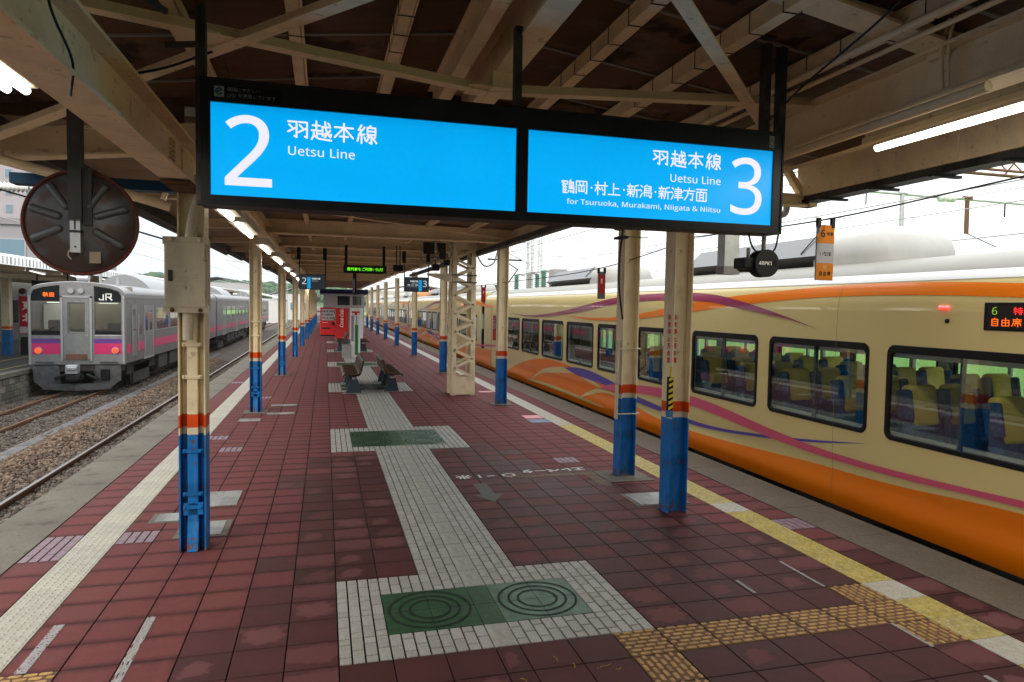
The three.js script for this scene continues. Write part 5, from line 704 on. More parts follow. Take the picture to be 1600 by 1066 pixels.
function ribbon(top, bot, off = 0.003, n = 150) { // painted swoosh lying on the body between two curves
  const z0 = Math.min(top[0][0], bot[0][0]), z1 = Math.max(top[top.length - 1][0], bot[bot.length - 1][0]), pos = [], K = 7;
  const pt = (z, k) => { const t = ev(top, z), b = Math.min(ev(bot, z), t), y = lerp(b, t, k / K); return [px(y) - off, y, z]; };
  for (let i = 0; i < n; i++) { const a = lerp(z0, z1, i / n), c = lerp(z0, z1, (i + 1) / n); for (let k = 0; k < K; k++) { const A = pt(a, k), B = pt(a, k + 1), C = pt(c, k + 1), D = pt(c, k); pos.push(...A, ...B, ...C, ...A, ...C, ...D); } }
  const g = new THREE.BufferGeometry(); g.setAttribute('position', new THREE.Float32BufferAttribute(pos, 3)); return smooth(g);
}
const LIV = {
  base: [[6, 0.62], [3, 0.58], [1.2, 0.53], [-0.18, 0.468], [-0.63, 0.438], [-1.24, 0.387], [-1.83, 0.355], [-2.54, 0.335], [-3.4, 0.29], [-4.45, 0.24], [-5.26, 0.219], [-6.24, 0.23], [-7.11, 0.31], [-8.25, 0.5], [-9.13, 0.6], [-9.94, 0.69], [-11.29, 0.76], [-12.36, 0.74], [-13.34, 0.65], [-14.37, 0.49], [-15.67, 0.196], [-16.3, 0.0], [-16.6, -0.05]],
  lensU: [[-8.6, 0.44], [-9.2, 0.57], [-10.02, 0.69], [-10.95, 0.665], [-11.81, 0.581], [-12.69, 0.409], [-13.49, 0.089]], lensL: [[-8.6, 0.435], [-9.32, 0.491], [-10.01, 0.575], [-10.95, 0.531], [-11.82, 0.446], [-12.8, 0.311], [-13.49, 0.087]],
  blueU: [[-1.82, 0.703], [-2.54, 0.6], [-3.39, 0.495], [-4.46, 0.396], [-5.27, 0.382], [-6.16, 0.44], [-7.1, 0.505], [-8.21, 0.649], [-9.26, 0.733], [-10.02, 0.735], [-10.84, 0.662]], blueL: [[-1.82, 0.7], [-2.53, 0.574], [-3.39, 0.458], [-4.46, 0.352], [-5.27, 0.318], [-6.21, 0.36], [-7.11, 0.392], [-8.44, 0.524], [-9.25, 0.549], [-10.01, 0.575], [-10.84, 0.66]],
  pinkU: [[6, 0.86], [3, 0.72], [1.2, 0.63], [-0.18, 0.574], [-0.63, 0.55], [-1.24, 0.524], [-1.83, 0.512], [-2.53, 0.525], [-3.39, 0.59], [-4.46, 0.7], [-5.27, 0.744], [-6.25, 0.743], [-7.06, 0.693], [-8.23, 0.569], [-8.74, 0.439]], pinkL: [[6, 0.8], [3, 0.66], [1.2, 0.57], [-0.18, 0.516], [-0.63, 0.496], [-1.24, 0.462], [-1.83, 0.446], [-2.53, 0.442], [-3.39, 0.479], [-4.45, 0.56], [-5.27, 0.6], [-6.2, 0.596], [-7.05, 0.553], [-8.24, 0.45], [-8.74, 0.437]],
  lens2U: [[-7.6, 0.37], [-8.21, 0.43], [-8.81, 0.42], [-9.4, 0.28], [-9.93, 0.069]], lens2L: [[-7.6, 0.365], [-8.21, 0.381], [-8.69, 0.356], [-9.32, 0.228], [-9.93, 0.067]],
  purpU: [[-2.59, 1.842], [-2.99, 1.938], [-3.27, 1.999], [-3.79, 2.104], [-4.23, 2.18], [-4.73, 2.246], [-5.35, 2.282], [-6.25, 2.288], [-7.17, 2.275], [-8.22, 2.226], [-9.42, 2.107], [-10.88, 1.969], [-12.17, 1.873], [-13.7, 1.814], [-15.53, 1.842]], purpL: [[-2.59, 1.84], [-2.99, 1.92], [-3.27, 1.96], [-3.78, 2.025], [-4.21, 2.072], [-4.68, 2.13], [-5.28, 2.162], [-6.17, 2.175], [-7.08, 2.159], [-8.15, 2.107], [-9.4, 1.995], [-10.87, 1.881], [-12.17, 1.809], [-13.7, 1.775], [-15.53, 1.838]],
  orU: [[6, 1.95], [3.5, 2.1], [1.5, 2.22], [0.4, 2.26], [-0.31, 2.28], [-0.75, 2.302], [-1.27, 2.318], [-1.88, 2.322], [-2.71, 2.3], [-3.6, 2.255], [-4.4, 2.207], [-5.28, 2.135], [-6.13, 2.04], [-7.05, 1.945], [-8.11, 1.86], [-9.39, 1.832], [-10.95, 1.851]], orL: [[6, 1.93], [3.5, 2.0], [1.5, 2.1], [0.4, 2.14], [-0.28, 2.165], [-0.71, 2.183], [-1.22, 2.197], [-1.82, 2.2], [-2.65, 2.185], [-3.54, 2.136], [-4.36, 2.077], [-5.25, 2.0], [-6.13, 1.929], [-7.05, 1.858], [-8.11, 1.8], [-9.39, 1.79], [-10.95, 1.85]],
};
const rrect = (s, x0, x1, y0, y1, r) => { s.moveTo(x0 + r, y0); s.lineTo(x1 - r, y0); s.absarc(x1 - r, y0 + r, r, -Math.PI / 2, 0); s.lineTo(x1, y1 - r); s.absarc(x1 - r, y1 - r, r, 0, Math.PI / 2); s.lineTo(x0 + r, y1); s.absarc(x0 + r, y1 - r, r, Math.PI / 2, Math.PI); s.lineTo(x0, y0 + r); s.absarc(x0 + r, y0 + r, r, Math.PI, Math.PI * 1.5); return s; };
const WIN = []; for (let k = 1; k > -9; k--) WIN.push([k * 1.83 - 1.56 - 0.0, k * 1.83 - 0.0]); // [far, near] edges before the small shift
const winY = [0.82, 1.7], winShift = -0.005, TZ0 = 2.6, TZ1 = -19.05;
function seatMesh(parent, x, z, y, facing) {
  const s = facing, back = boxr(0.43, 0.72, 0.11, 0.045, 0, 0.78, 0).rotateX(-0.17 * s).translate(0, 0, -0.2 * s), wings = [boxr(0.07, 0.3, 0.16, 0.03, -0.21, 1.0, 0.03 * s).rotateX(-0.17 * s).translate(0, 0, -0.2 * s), boxr(0.07, 0.3, 0.16, 0.03, 0.21, 1.0, 0.03 * s).rotateX(-0.17 * s).translate(0, 0, -0.2 * s)], cush = boxr(0.42, 0.15, 0.46, 0.05, 0, 0.4, 0.02), base = box(0.36, 0.33, 0.3, 0, 0.165, 0), arm = boxr(0.05, 0.05, 0.4, 0.015, 0.23, 0.6, 0);
  const m = part('seat', [back, ...wings, cush, base, arm], M.seat, parent, 0.5); m.position.set(x, y, z); part('headrest_cover', boxr(0.34, 0.42, 0.135, 0.05, 0, 0.99, 0).rotateX(-0.17 * s).translate(0, 0, -0.2 * s), M.cover, m, 0.5); return m;
}
function expressCar(label, seats, pos) {
  const t = thing('express_train_car', label, 'train car', pos, undefined);
  const wins = WIN.map(([a, b]) => [a + winShift, b + winShift]), band = new THREE.Shape([[TZ1, 0.55], [TZ0, 0.55], [TZ0, 2.05], [TZ1, 2.05]].map(([a, b]) => new THREE.Vector2(a, b)));
  for (const [a, b] of wins) band.holes.push(rrect(new THREE.Path(), a, b, winY[0], winY[1], 0.07));
  const bandG = flatten(new THREE.ShapeGeometry(band, 6)).rotateY(Math.PI / 2).applyMatrix4(new THREE.Matrix4().makeScale(1, 1, -1)); // (z,y) -> plane x = 0
  { const p = bandG.attributes.position; for (let i = 0; i < p.count; i += 3) for (let c = 0; c < 3; c++) { const k = p.array[(i + 1) * 3 + c]; p.array[(i + 1) * 3 + c] = p.array[(i + 2) * 3 + c]; p.array[(i + 2) * 3 + c] = k; } bandG.computeVertexNormals(); bandG.translate(5.2, 0, 0); }
  const skin = [bandG, sweep(-0.05, 0.55, TZ0, TZ1), sweep(2.05, 2.33, TZ0, TZ1)];
  part('body_side', skin, M.tCream, t); part('body_side', skin.map(mirror), M.tCream, t);
  part('cornice', [sweep(2.33, 2.415, TZ0, TZ1)], M.tWhite, t); part('roof', [sweep(2.415, 2.68, TZ0, TZ1), mirror(sweep(2.33, 2.68, TZ0, TZ1))], M.tRoof, t);
  part('end_wall', [lohi(5.3, 8.0, 0.0, 2.5, TZ1 + 0.02, TZ1 + 0.06), lohi(5.3, 8.0, 0.0, 2.5, TZ0 - 0.06, TZ0 - 0.02)], M.tCream, t); part('gangway', lohi(5.27, 8.03, 0.0, 2.3, TZ1 - 0.4, TZ1 + 0.02), M.rubber, t); part('gangway_edge', [sweep(-0.02, 2.1, TZ1 + 0.0, TZ1 - 0.12, 1, -0.06)], M.rubber, t);
  part('underframe', [lohi(5.32, 7.98, -0.55, -0.03, TZ1 + 0.3, TZ0 - 0.2)], M.under, t); const ug = []; for (let z = TZ0 - 1; z > TZ1 + 2; z -= 2.3) ug.push(lohi(5.25, 6.2, -0.62, -0.06, z - 0.9, z)); part('equipment_box', ug, M.rubber, t);
  // livery
  part('orange_base', ribbon(LIV.base, [[7, -0.05], [-20, -0.05]], 0.003, 220), M.tOrange, t); part('cream_lens', ribbon(LIV.lensU, LIV.lensL, 0.006, 60), M.tCream, t); part('cream_lens', ribbon(LIV.lens2U, LIV.lens2L, 0.006, 60), M.tCream, t);
  part('blue_stripe', ribbon(LIV.blueU, LIV.blueL, 0.008), M.tBlue, t); part('pink_stripe', ribbon(LIV.pinkU, LIV.pinkL, 0.011), M.tPink, t); part('orange_stripe', ribbon(LIV.orU, LIV.orL, 0.004), M.tOrange, t); part('purple_stripe', ribbon(LIV.purpU, LIV.purpL, 0.008), M.tPurple, t);
  for (let z = TZ0 - 1.2; z > TZ1; z -= 3.66) part('panel_seam', [sweep(0.02, 2.32, z, z - 0.005, 1, 0.0125)], M.seam = M.seam ?? flat(0.2, 0.15, 0.07, 0.5), t); part('gutter_seam', [sweep(2.328, 2.334, TZ0, TZ1, 2, 0.006)], M.seam, t);
  // windows: gasket, pane, mullion
  for (const [a, b] of wins) {
    const o = rrect(new THREE.Shape(), a - 0.018, b + 0.018, winY[0] - 0.018, winY[1] + 0.018, 0.085); o.holes.push(rrect(new THREE.Path(), a + 0.022, b - 0.022, winY[0] + 0.022, winY[1] - 0.05, 0.05));
    const g = flatten(new THREE.ExtrudeGeometry(o, { depth: 0.03, bevelEnabled: true, bevelThickness: 0.004, bevelSize: 0.004, bevelSegments: 1, curveSegments: 6 })).rotateY(-Math.PI / 2).translate(5.226, 0, 0);
    const mid = (a + b) / 2;
    const w = part('window', g, M.rubber, t); part('pane', [lohi(5.206, 5.207, winY[0], winY[1], a, mid), lohi(5.206, 5.207, winY[0], winY[1], mid, b)], M.glass, w); part('mullion', lohi(5.212, 5.24, winY[0], winY[1], mid - 0.018, mid + 0.018), M.interiorDark, w); part('inner_frame', [lohi(5.25, 5.3, winY[0] - 0.06, winY[0] + 0.05, a - 0.03, b + 0.03), lohi(5.25, 5.3, winY[1] - 0.1, winY[1] + 0.05, a, b)], M.interior, w);
    const w2 = part('window', mirror(g), M.rubber, t); part('pane', lohi(8.093, 8.094, winY[0], winY[1], a, b), M.glass, w2); part('mullion', [lohi(8.04, 8.08, winY[0], winY[1], mid - 0.02, mid + 0.02), lohi(8.02, 8.08, winY[0], winY[1] + 0.02, mid + 0.36, mid + 0.42)], M.interior, w2);
  }
  // interior
  part('floor', lohi(5.28, 8.02, 0.1, 0.14, TZ1 + 0.1, TZ0 - 0.1), M.interiorDark, t); part('ceiling', lohi(5.3, 8.0, 2.12, 2.16, TZ1 + 0.1, TZ0 - 0.1), M.interior, t); if (seats) for (let z = 1.5; z > -9; z -= 2.6) { part('ceiling_lamp', lohi(6.35, 6.95, 2.105, 2.118, z - 2.2, z), M.white, t);  } part('luggage_rack', [lohi(5.3, 5.72, 1.86, 1.9, TZ1 + 0.2, TZ0 - 0.2), lohi(7.58, 8.0, 1.86, 1.9, TZ1 + 0.2, TZ0 - 0.2)], M.interior, t); part('side_lining', [lohi(5.23, 5.29, 0.14, winY[0] - 0.03, TZ1 + 0.1, TZ0 - 0.1), lohi(8.01, 8.07, 0.14, winY[0] - 0.03, TZ1 + 0.1, TZ0 - 0.1)], M.interiorDark, t);
  const pl = []; for (const [a] of wins) { pl.push(lohi(5.23, 5.29, winY[0] - 0.03, 1.9, a - 0.2, a - 0.06), lohi(8.01, 8.07, winY[0] - 0.03, 1.9, a - 0.2, a - 0.06)); } part('wall_panel', pl, M.interior, t);
  for (let k = 0; k < seats; k++) for (const x of [5.6, 6.06, 7.24, 7.7]) seatMesh(t, x, 1.55 - k * 0.915, 0.14, 1);
  // roof: dark louvred unit with pale rounded cover, twice
  for (const z of [0, -7.6]) {
    const s = new THREE.Shape([[6.16, 2.52], [5.87, 2.73], [6.12, 2.97], [7.18, 2.97], [7.43, 2.73], [7.14, 2.52]].map(([a, b]) => new THREE.Vector2(a, b))); const u = part('roof_unit', new THREE.ExtrudeGeometry(s, { depth: 3.2, bevelEnabled: true, bevelSize: 0.03, bevelThickness: 0.06, bevelSegments: 2 }).translate(0, 0, -6.6 + z), M.acDark, t); const lv = []; for (let i = 0; i < 7; i++) lv.push(bar(V3(5.955 + i * 0.02, 2.80 + i * 0.022, -5.5 + z), V3(5.955 + i * 0.02, 2.80 + i * 0.022, -3.9 + z), 0.03, 0.01)); part('louvre', lv, M.rubber, u); part('seam', [bar(V3(5.86, 2.77, -3.75 + z), V3(6.1, 3.02, -3.75 + z), 0.012, 0.012)], M.rubber, u);
    const w = new THREE.Shape([[5.95, 2.56], [5.92, 2.75], [6.05, 2.92], [6.3, 3.0], [7.0, 3.0], [7.25, 2.92], [7.38, 2.75], [7.35, 2.56]].map(([a, b]) => new THREE.Vector2(a, b))); const c = new RoundedBoxGeometry(1.15, 0.8, 1.4, 6, 0.34).translate(6.43, 2.63, -3.02 + z); part('roof_cover', c, M.acWhite, t);
  }
  // lamp, camera and destination display
  part('side_lamp', [new THREE.SphereGeometry(0.02, 12, 8).translate(5.19, 2.08, -0.94), new THREE.CylinderGeometry(0.016, 0.02, 0.05, 10).rotateX(Math.PI / 2).translate(5.185, 2.08, -0.985)], M.lampRed, t); part('side_camera', new THREE.SphereGeometry(0.02, 12, 8).translate(5.195, 1.965, -0.94), M.rubber, t);
  const [c, k] = canvas(512, 128, '#0b0706'); k.strokeStyle = '#5a8a2c'; glyph(k, '6', 0, 0, 1, 1); k.font = '56px sans-serif'; k.fillStyle = '#79a531'; k.fillText('6', 18, 54); k.strokeStyle = '#ff2a2a'; line(k, '特急', 120, 12, 42, 5, 46); line(k, 'いなほ', 214, 10, 46, 5, 52); k.strokeStyle = '#ff6a1a'; line(k, '自由席', 14, 70, 46, 5, 50); glyph(k, '≡', 172, 72, 44, 6); line(k, '新潟', 226, 64, 54, 6, 62);
  part('display_frame', boxr(0.02, 0.23, 1.0, 0.008, 5.196, 2.012, -0.09), M.rubber, t); face('destination_display', 0.93, 0.19, lit(c, 0.6), t, [5.1845, 2.012, -0.09], -Math.PI / 2);
  const d = part('door', [lohi(5.188, 5.2, 0.06, 2.02, -17.9, -17.0)], M.tCream, t); part('door_gap', [lohi(5.186, 5.19, 0.06, 2.02, -17.93, -17.9), lohi(5.186, 5.19, 0.06, 2.02, -17.0, -16.97)], M.rubber, d); part('door_window', lohi(5.184, 5.188, 0.95, 1.75, -17.75, -17.15), M.glassDark, d); part('number_plates', [boxr(0.004, 0.05, 0.05, 0.001, 5.197, 0.75, -18.4), boxr(0.004, 0.05, 0.05, 0.001, 5.197, 0.75, -18.25)], M.grey, t);
  return t;
}
const carA = expressCar('nearest cream express car with wide windows showing yellow-topped blue seats', 11, [0, 0, 0]);
{
  const bCar = expressCar('second cream and orange express car, beyond the lattice column', 0, [0, 0, -22.05]);
  const lit2 = ['third cream express car, well down the platform', 'farthest cream express car near the vanishing end of the platform']; lit2.forEach((l, i) => copyOf(bCar, l, [0, 0, -22.05 * (i + 2)]));
  const h = thing('train_roof_fairing', 'orange-brown rounded fairings on the roof of the second express car', 'roof fairing', [6.65, 2.5, -30]); for (const z of [0, -7, -15]) part('fairing', new THREE.CapsuleGeometry(0.55, 2.4, 6, 18).rotateX(Math.PI / 2).scale(1.3, 0.85, 1).translate(0, 0.1, z), M.fair = M.fair ?? flat(0.36, 0.17, 0.07, 0.5), h);
  const p = thing('roof_insulators', 'green and grey insulators with switchgear on the express train roof', 'insulator set', [6.2, 2.62, -15.6]); const gI = flat(0.10, 0.2, 0.16, 0.3); for (let i = 0; i < 5; i++) { const x = (i % 2) * 0.5, z = -i * 0.75; part('insulator', new THREE.LatheGeometry(Array.from({ length: 17 }, (_, k) => new THREE.Vector2(k % 2 ? 0.1 : 0.05, k * 0.032)), 14).translate(x, 0, z), i % 3 === 2 ? M.grey : gI, p, 0); part('busbar', rod(V3(x, 0.52, z), V3(((i + 1) % 2) * 0.5, 0.52, z - 0.75), 0.02), M.grey, p); } part('switch_box', boxr(0.4, 0.5, 0.5, 0.03, 0.1, 0.25, 1.0), M.grey, p); part('pantograph_arm', [rod(V3(0.1, 0.1, -5), V3(0.4, 0.75, -4.3), 0.02), rod(V3(0.4, 0.75, -4.3), V3(0.1, 1.15, -5.2), 0.02), rod(V3(-0.5, 1.15, -5.2), V3(0.8, 1.15, -5.2), 0.03)], M.dark, p);
}

// ================================================================== SILVER TRAIN on the left (local: x across, y up from the rail, front face at z = 0)
{
  const t = thing('local_train', 'silver local train with magenta and violet bands and lit tail lamps at the left platform', 'train', [-8.08, RAILY, -22.0]);
  const X = 1.42, y0 = 0.96, arch = (k) => { const s = new THREE.Shape(); s.moveTo(-X + k, y0); s.lineTo(-X + k, 3.28); s.bezierCurveTo(-X + k, 3.5, -1.2, 3.58, -1.0, 3.62); s.bezierCurveTo(-0.4, 3.74, 0.4, 3.74, 1.0, 3.62); s.bezierCurveTo(1.2, 3.58, X - k, 3.5, X - k, 3.28); s.lineTo(X - k, y0); s.closePath(); return s; };
  // front face: silver shell with openings
  const f = arch(0.0); const poly = (pts) => { const p = new THREE.Path(); pts.forEach(([a, b], i) => (i ? p.lineTo(a, b) : p.moveTo(a, b))); p.closePath(); return p; };
  const ws = (s) => [[s * 0.5, 1.93], [s * 1.34, 1.93], [s * 1.34, 3.26], [s * 1.27, 3.42], [s * 1.0, 3.52], [s * 0.5, 3.6]];
  f.holes.push(poly(ws(-1)), poly(ws(1)), rrect(new THREE.Path(), -0.24, 0.22, 2.02, 3.0, 0.05));
  part('front_shell', new THREE.ExtrudeGeometry(f, { depth: 0.07, bevelEnabled: true, bevelSize: 0.02, bevelThickness: 0.03, bevelSegments: 2 }).translate(0, 0, -0.1), M.steel, t);
  for (const s of [-1, 1]) {
    const sh = new THREE.Shape(ws(s).map(([a, b]) => new THREE.Vector2(a * 0.995, b))); const w = part('windscreen', new THREE.ExtrudeGeometry(sh, { depth: 0.01, bevelEnabled: false }).translate(0, 0, -0.055), M.glass, t);
    const hd = new THREE.Shape([[s * 0.5, 3.06], [s * 1.34, 3.06], [s * 1.34, 3.26], [s * 1.27, 3.42], [s * 1.0, 3.52], [s * 0.5, 3.6]].map(([a, b]) => new THREE.Vector2(a, b))); part('header_panel', new THREE.ExtrudeGeometry(hd, { depth: 0.01, bevelEnabled: false }).translate(0, 0, -0.04), M.header = M.header ?? flat(0.008, 0.009, 0.01, 0.35), w); part('sill_panel', lohi(Math.min(s * 0.5, s * 1.34), Math.max(s * 0.5, s * 1.34), 1.93, 2.08, -0.045, -0.03), M.header, w); part('wiper', bar(V3(s * 0.95, 1.98, -0.025), V3(s * 0.7, 2.2, -0.025), 0.02, 0.015), M.rubber, w);
    part('violet_band', lohi(Math.min(s * 0.5, s * 1.33), Math.max(s * 0.5, s * 1.33), 1.66, 1.82, 0.001, 0.006), M.violet, t); part('magenta_band', lohi(Math.min(s * 0.5, s * 1.33), Math.max(s * 0.5, s * 1.33), 1.3, 1.66, 0.001, 0.006), M.magenta, t);
    const tl = part('tail_lamp', new THREE.CylinderGeometry(0.11, 0.12, 0.05, 20).rotateX(Math.PI / 2).translate(s * 1.14, 1.42, 0.02), M.steelLite, t); part('lens', new THREE.SphereGeometry(0.09, 16, 8).scale(1, 1, 0.4).translate(s * 1.14, 1.42, 0.045), M.tailRed, tl);
    const hl = part('headlight', new THREE.CylinderGeometry(0.105, 0.11, 0.05, 20).rotateX(Math.PI / 2).translate(s * 0.145 - 0.02, 3.42, 0.02), M.steel, t); part('lens', new THREE.CylinderGeometry(0.088, 0.088, 0.01, 20).rotateX(Math.PI / 2).translate(s * 0.145 - 0.02, 3.42, 0.05), flat(0.30, 0.31, 0.31, 0.12), hl);
    part('step_bar', lohi(s * 0.95 - 0.27, s * 0.95 + 0.27, 1.02, 1.04, 0.01, 0.08), M.dark, t); part('front_post', boxr(0.07, 2.3, 0.07, 0.02, s * 1.39, 2.1, -0.02), M.steelLite, t);
  }
  const dr = part('front_door', [lohi(-0.4, 0.38, 1.12, 1.98, 0.0, 0.035), lohi(-0.4, -0.27, 1.98, 3.18, 0.0, 0.035), lohi(0.25, 0.38, 1.98, 3.18, 0.0, 0.035), lohi(-0.27, 0.25, 3.03, 3.18, 0.0, 0.035)], M.steel, t); part('door_frame', [lohi(-0.47, -0.41, 1.08, 3.24, 0.0, 0.05), lohi(0.39, 0.45, 1.08, 3.24, 0.0, 0.05), lohi(-0.47, 0.45, 3.19, 3.25, 0.0, 0.05)], M.steelLite, t); part('door_window', boxr(0.5, 1.02, 0.012, 0.005, -0.01, 2.51, 0.02), M.glass, dr); part('handle', [box(0.1, 0.03, 0.03, 0.3, 1.92, 0.05)], M.steelLite, dr); part('step_plate', lohi(-0.32, 0.3, 1.13, 1.3, 0.035, 0.09), M.rust, dr);
  // cab interior
  part('cab_wall', lohi(-1.36, 1.36, 1.0, 3.6, -1.3, -1.25), flat(0.22, 0.20, 0.155), t); part('cab_floor', lohi(-1.36, 1.36, 1.05, 1.1, -1.25, -0.12), M.interiorDark, t); part('cab_desk', lohi(-1.34, 1.34, 1.6, 2.12, -0.5, -0.15), M.dark, t); part('cab_cabinet', lohi(-1.3, -0.75, 1.9, 2.95, -1.25, -0.95), M.white, t); part('driver_seat', [boxr(0.4, 0.45, 0.12, 0.05, -0.85, 2.2, -0.6), boxr(0.4, 0.4, 0.12, 0.05, 0.95, 2.15, -0.6)], M.dark, t); part('cab_lamp', [lohi(-1.15, -0.7, 3.0, 3.03, -0.9, -0.8), lohi(0.5, 1.3, 3.0, 3.02, -0.6, -0.55)], glow(1, 1, 0.92, 0.6), t);
  const cl = new THREE.RectAreaLight(0xfff4e0, 1.2, 2.2, 0.9); cl.position.set(0, 3.3, -0.7); cl.rotation.x = -Math.PI / 2; t.add(cl);
  // lettering
  const [c, k] = canvas(256, 128, '#06070a'); k.strokeStyle = '#ff6a1c'; line(k, '秋田', 16, 16, 94, 15, 116); face('destination_display', 0.4, 0.2, lit(c, 0.7), t, [-0.82, 3.28, -0.024]);
  const jr = [[0.06, 0.0, 0.2, 0.0], [0.2, 0.0, 0.2, 0.2]]; const J = part('emblem', [box(0.1, 0.03, 0.004, 0.72, 3.13, -0.022), box(0.035, 0.03, 0.004, 0.665, 3.16, -0.022), box(0.035, 0.2, 0.004, 0.785, 3.215, -0.022), box(0.035, 0.23, 0.004, 0.865, 3.23, -0.022), box(0.17, 0.033, 0.004, 0.95, 3.33, -0.022), box(0.035, 0.08, 0.004, 1.02, 3.28, -0.022), box(0.17, 0.033, 0.004, 0.95, 3.225, -0.022), bar(V3(0.95, 3.22, -0.022), V3(1.05, 3.12, -0.022), 0.004, 0.04)], M.white, t);
  // skirt, plough and coupler
  part('buffer_beam', lohi(-1.3, 1.3, 0.72, 0.96, -0.5, -0.04), M.under, t); const pl = new THREE.Shape([[-1.3, 0.9], [-0.55, 0.9], [-0.5, 0.3], [0.5, 0.3], [0.55, 0.9], [1.3, 0.9], [1.3, 0.42], [0.95, 0.13], [0, 0.1], [-0.98, 0.13], [-1.25, 0.4]].map(([a, b]) => new THREE.Vector2(a, b))); part('skirt', new THREE.ExtrudeGeometry(pl, { depth: 0.05, bevelEnabled: true, bevelSize: 0.01, bevelThickness: 0.01, bevelSegments: 1 }).translate(0, 0, 0.0), M.skirt, t); part('plough_blade', [bar(V3(-1.02, 0.22, 0.02), V3(0, 0.2, 0.3), 0.03, 0.2), bar(V3(1.02, 0.22, 0.02), V3(0, 0.2, 0.3), 0.03, 0.2)], M.skirt, t);
  part('coupler', [boxr(0.36, 0.3, 0.3, 0.03, -0.05, 0.82, 0.32), boxr(0.3, 0.12, 0.12, 0.03, -0.02, 0.86, 0.48)], M.galv, t); part('coupler_shank', [boxr(0.42, 0.24, 0.5, 0.08, -0.03, 0.54, 0.2), rod(V3(0.3, 0.62, 0.1), V3(0.62, 0.45, 0.12), 0.05), rod(V3(-0.3, 0.62, 0.1), V3(-0.65, 0.5, 0.12), 0.05), rod(V3(0.5, 0.75, 0.15), V3(0.68, 0.5, 0.2), 0.03)], M.dark, t); part('jumper_boxes', [boxr(0.26, 0.36, 0.12, 0.02, 0.85, 0.62, 0.1)], M.rubber, t);
  // cars
  const side = []; const Lc = 20.2;
  for (let n = 0; n < 3; n++) {
    const zf = -0.1 - n * (Lc + 0.5), zb = zf - Lc; const b = part('car_body', new THREE.ExtrudeGeometry(arch(0.02), { depth: Lc - 0.05, bevelEnabled: false, curveSegments: 10 }).translate(0, 0, zb), M.steelSide, t); if (!n) { const s2 = arch(0.02); s2.holes.push(poly([[-1.36, 1.1], [1.36, 1.1], [1.36, 3.3], [1.2, 3.5], [0, 3.6], [-1.2, 3.5], [-1.36, 3.3]])); b.geometry = uvm(join([new THREE.ExtrudeGeometry(arch(0.02), { depth: Lc - 1.35, bevelEnabled: false, curveSegments: 10 }).translate(0, 0, zb), new THREE.ExtrudeGeometry(s2, { depth: 1.3, bevelEnabled: false, curveSegments: 10 }).translate(0, 0, zf - 1.32)])); }
    part('roof_cant', [new THREE.CylinderGeometry(0.3, 0.3, Lc, 10, 1, true, Math.PI * 0.02, Math.PI * 0.45).rotateX(Math.PI / 2).translate(1.13, 3.3, (zf + zb) / 2)], M.steelLite, t); part('bogie', [lohi(-1.2, 1.2, 0.1, 0.75, zf - 4.2, zf - 1.9), lohi(-1.2, 1.2, 0.1, 0.75, zb + 1.9, zb + 4.2), ...[-2.2, -3.9, -(Lc - 2.2), -(Lc - 3.9)].map((q) => new THREE.CylinderGeometry(0.42, 0.42, 0.13, 20).rotateZ(Math.PI / 2).translate(1.05, 0.42, zf + q))], M.under, t); const ub = []; for (let q = -5.2; q > -15; q -= 2.1) ub.push(lohi(0.6, 1.33, 0.35, 0.92, zf + q - 1.6, zf + q)); part('equipment_box', [...ub, lohi(-1.2, 1.2, 0.5, 0.95, zb + 1, zf - 1)], M.under, t);
    // side details: stripe, doors, windows, crew door
    const doors = n ? [-3.2, -10, -16.8] : [-3.3, -10.2, -17]; const gaps = [];
    let zz = zf - 0.25; for (const d of doors) { gaps.push([zf + d + 0.75, zz]); zz = zf + d - 0.75; } gaps.push([zb + 0.2, zz]);
    for (const [a, c2] of gaps) { if (c2 - a < 0.3) continue; part('magenta_band', lohi(1.4, 1.405, 1.3, 1.62, a, c2), M.magenta, t); }
    for (const d of doors) { const q = part('side_door', [lohi(1.388, 1.41, 1.0, 2.95, zf + d - 0.64, zf + d - 0.01), lohi(1.388, 1.41, 1.0, 2.95, zf + d + 0.01, zf + d + 0.64)], M.steel, t); part('door_window', [lohi(1.41, 1.414, 2.0, 2.75, zf + d - 0.5, zf + d - 0.14), lohi(1.41, 1.414, 2.0, 2.75, zf + d + 0.14, zf + d + 0.5)], M.glassDark, q); part('door_edge', [lohi(1.4, 1.425, 1.0, 3.0, zf + d - 0.7, zf + d - 0.65), lohi(1.4, 1.425, 1.0, 3.0, zf + d + 0.65, zf + d + 0.7), lohi(1.39, 1.42, 0.93, 1.0, zf + d - 0.75, zf + d + 0.75)], M.steelLite, q); }
    const wz = n ? [[-4.3, -6.4], [-6.8, -8.9], [-11.2, -13.3], [-13.7, -15.8]] : [[-4.5, -6.7], [-7.0, -9.2], [-11.2, -13.4], [-13.8, -16]]; for (const [a, c2] of wz) { const w = part('window', lohi(1.4, 1.412, 1.95, 2.85, zf + c2, zf + a), M.steelLite, t); part('pane', [lohi(1.412, 1.416, 1.99, 2.81, zf + c2 + 0.05, (zf * 2 + a + c2) / 2 - 0.02), lohi(1.412, 1.416, 1.99, 2.81, (zf * 2 + a + c2) / 2 + 0.02, zf + a - 0.05)], M.glassDark, w); }
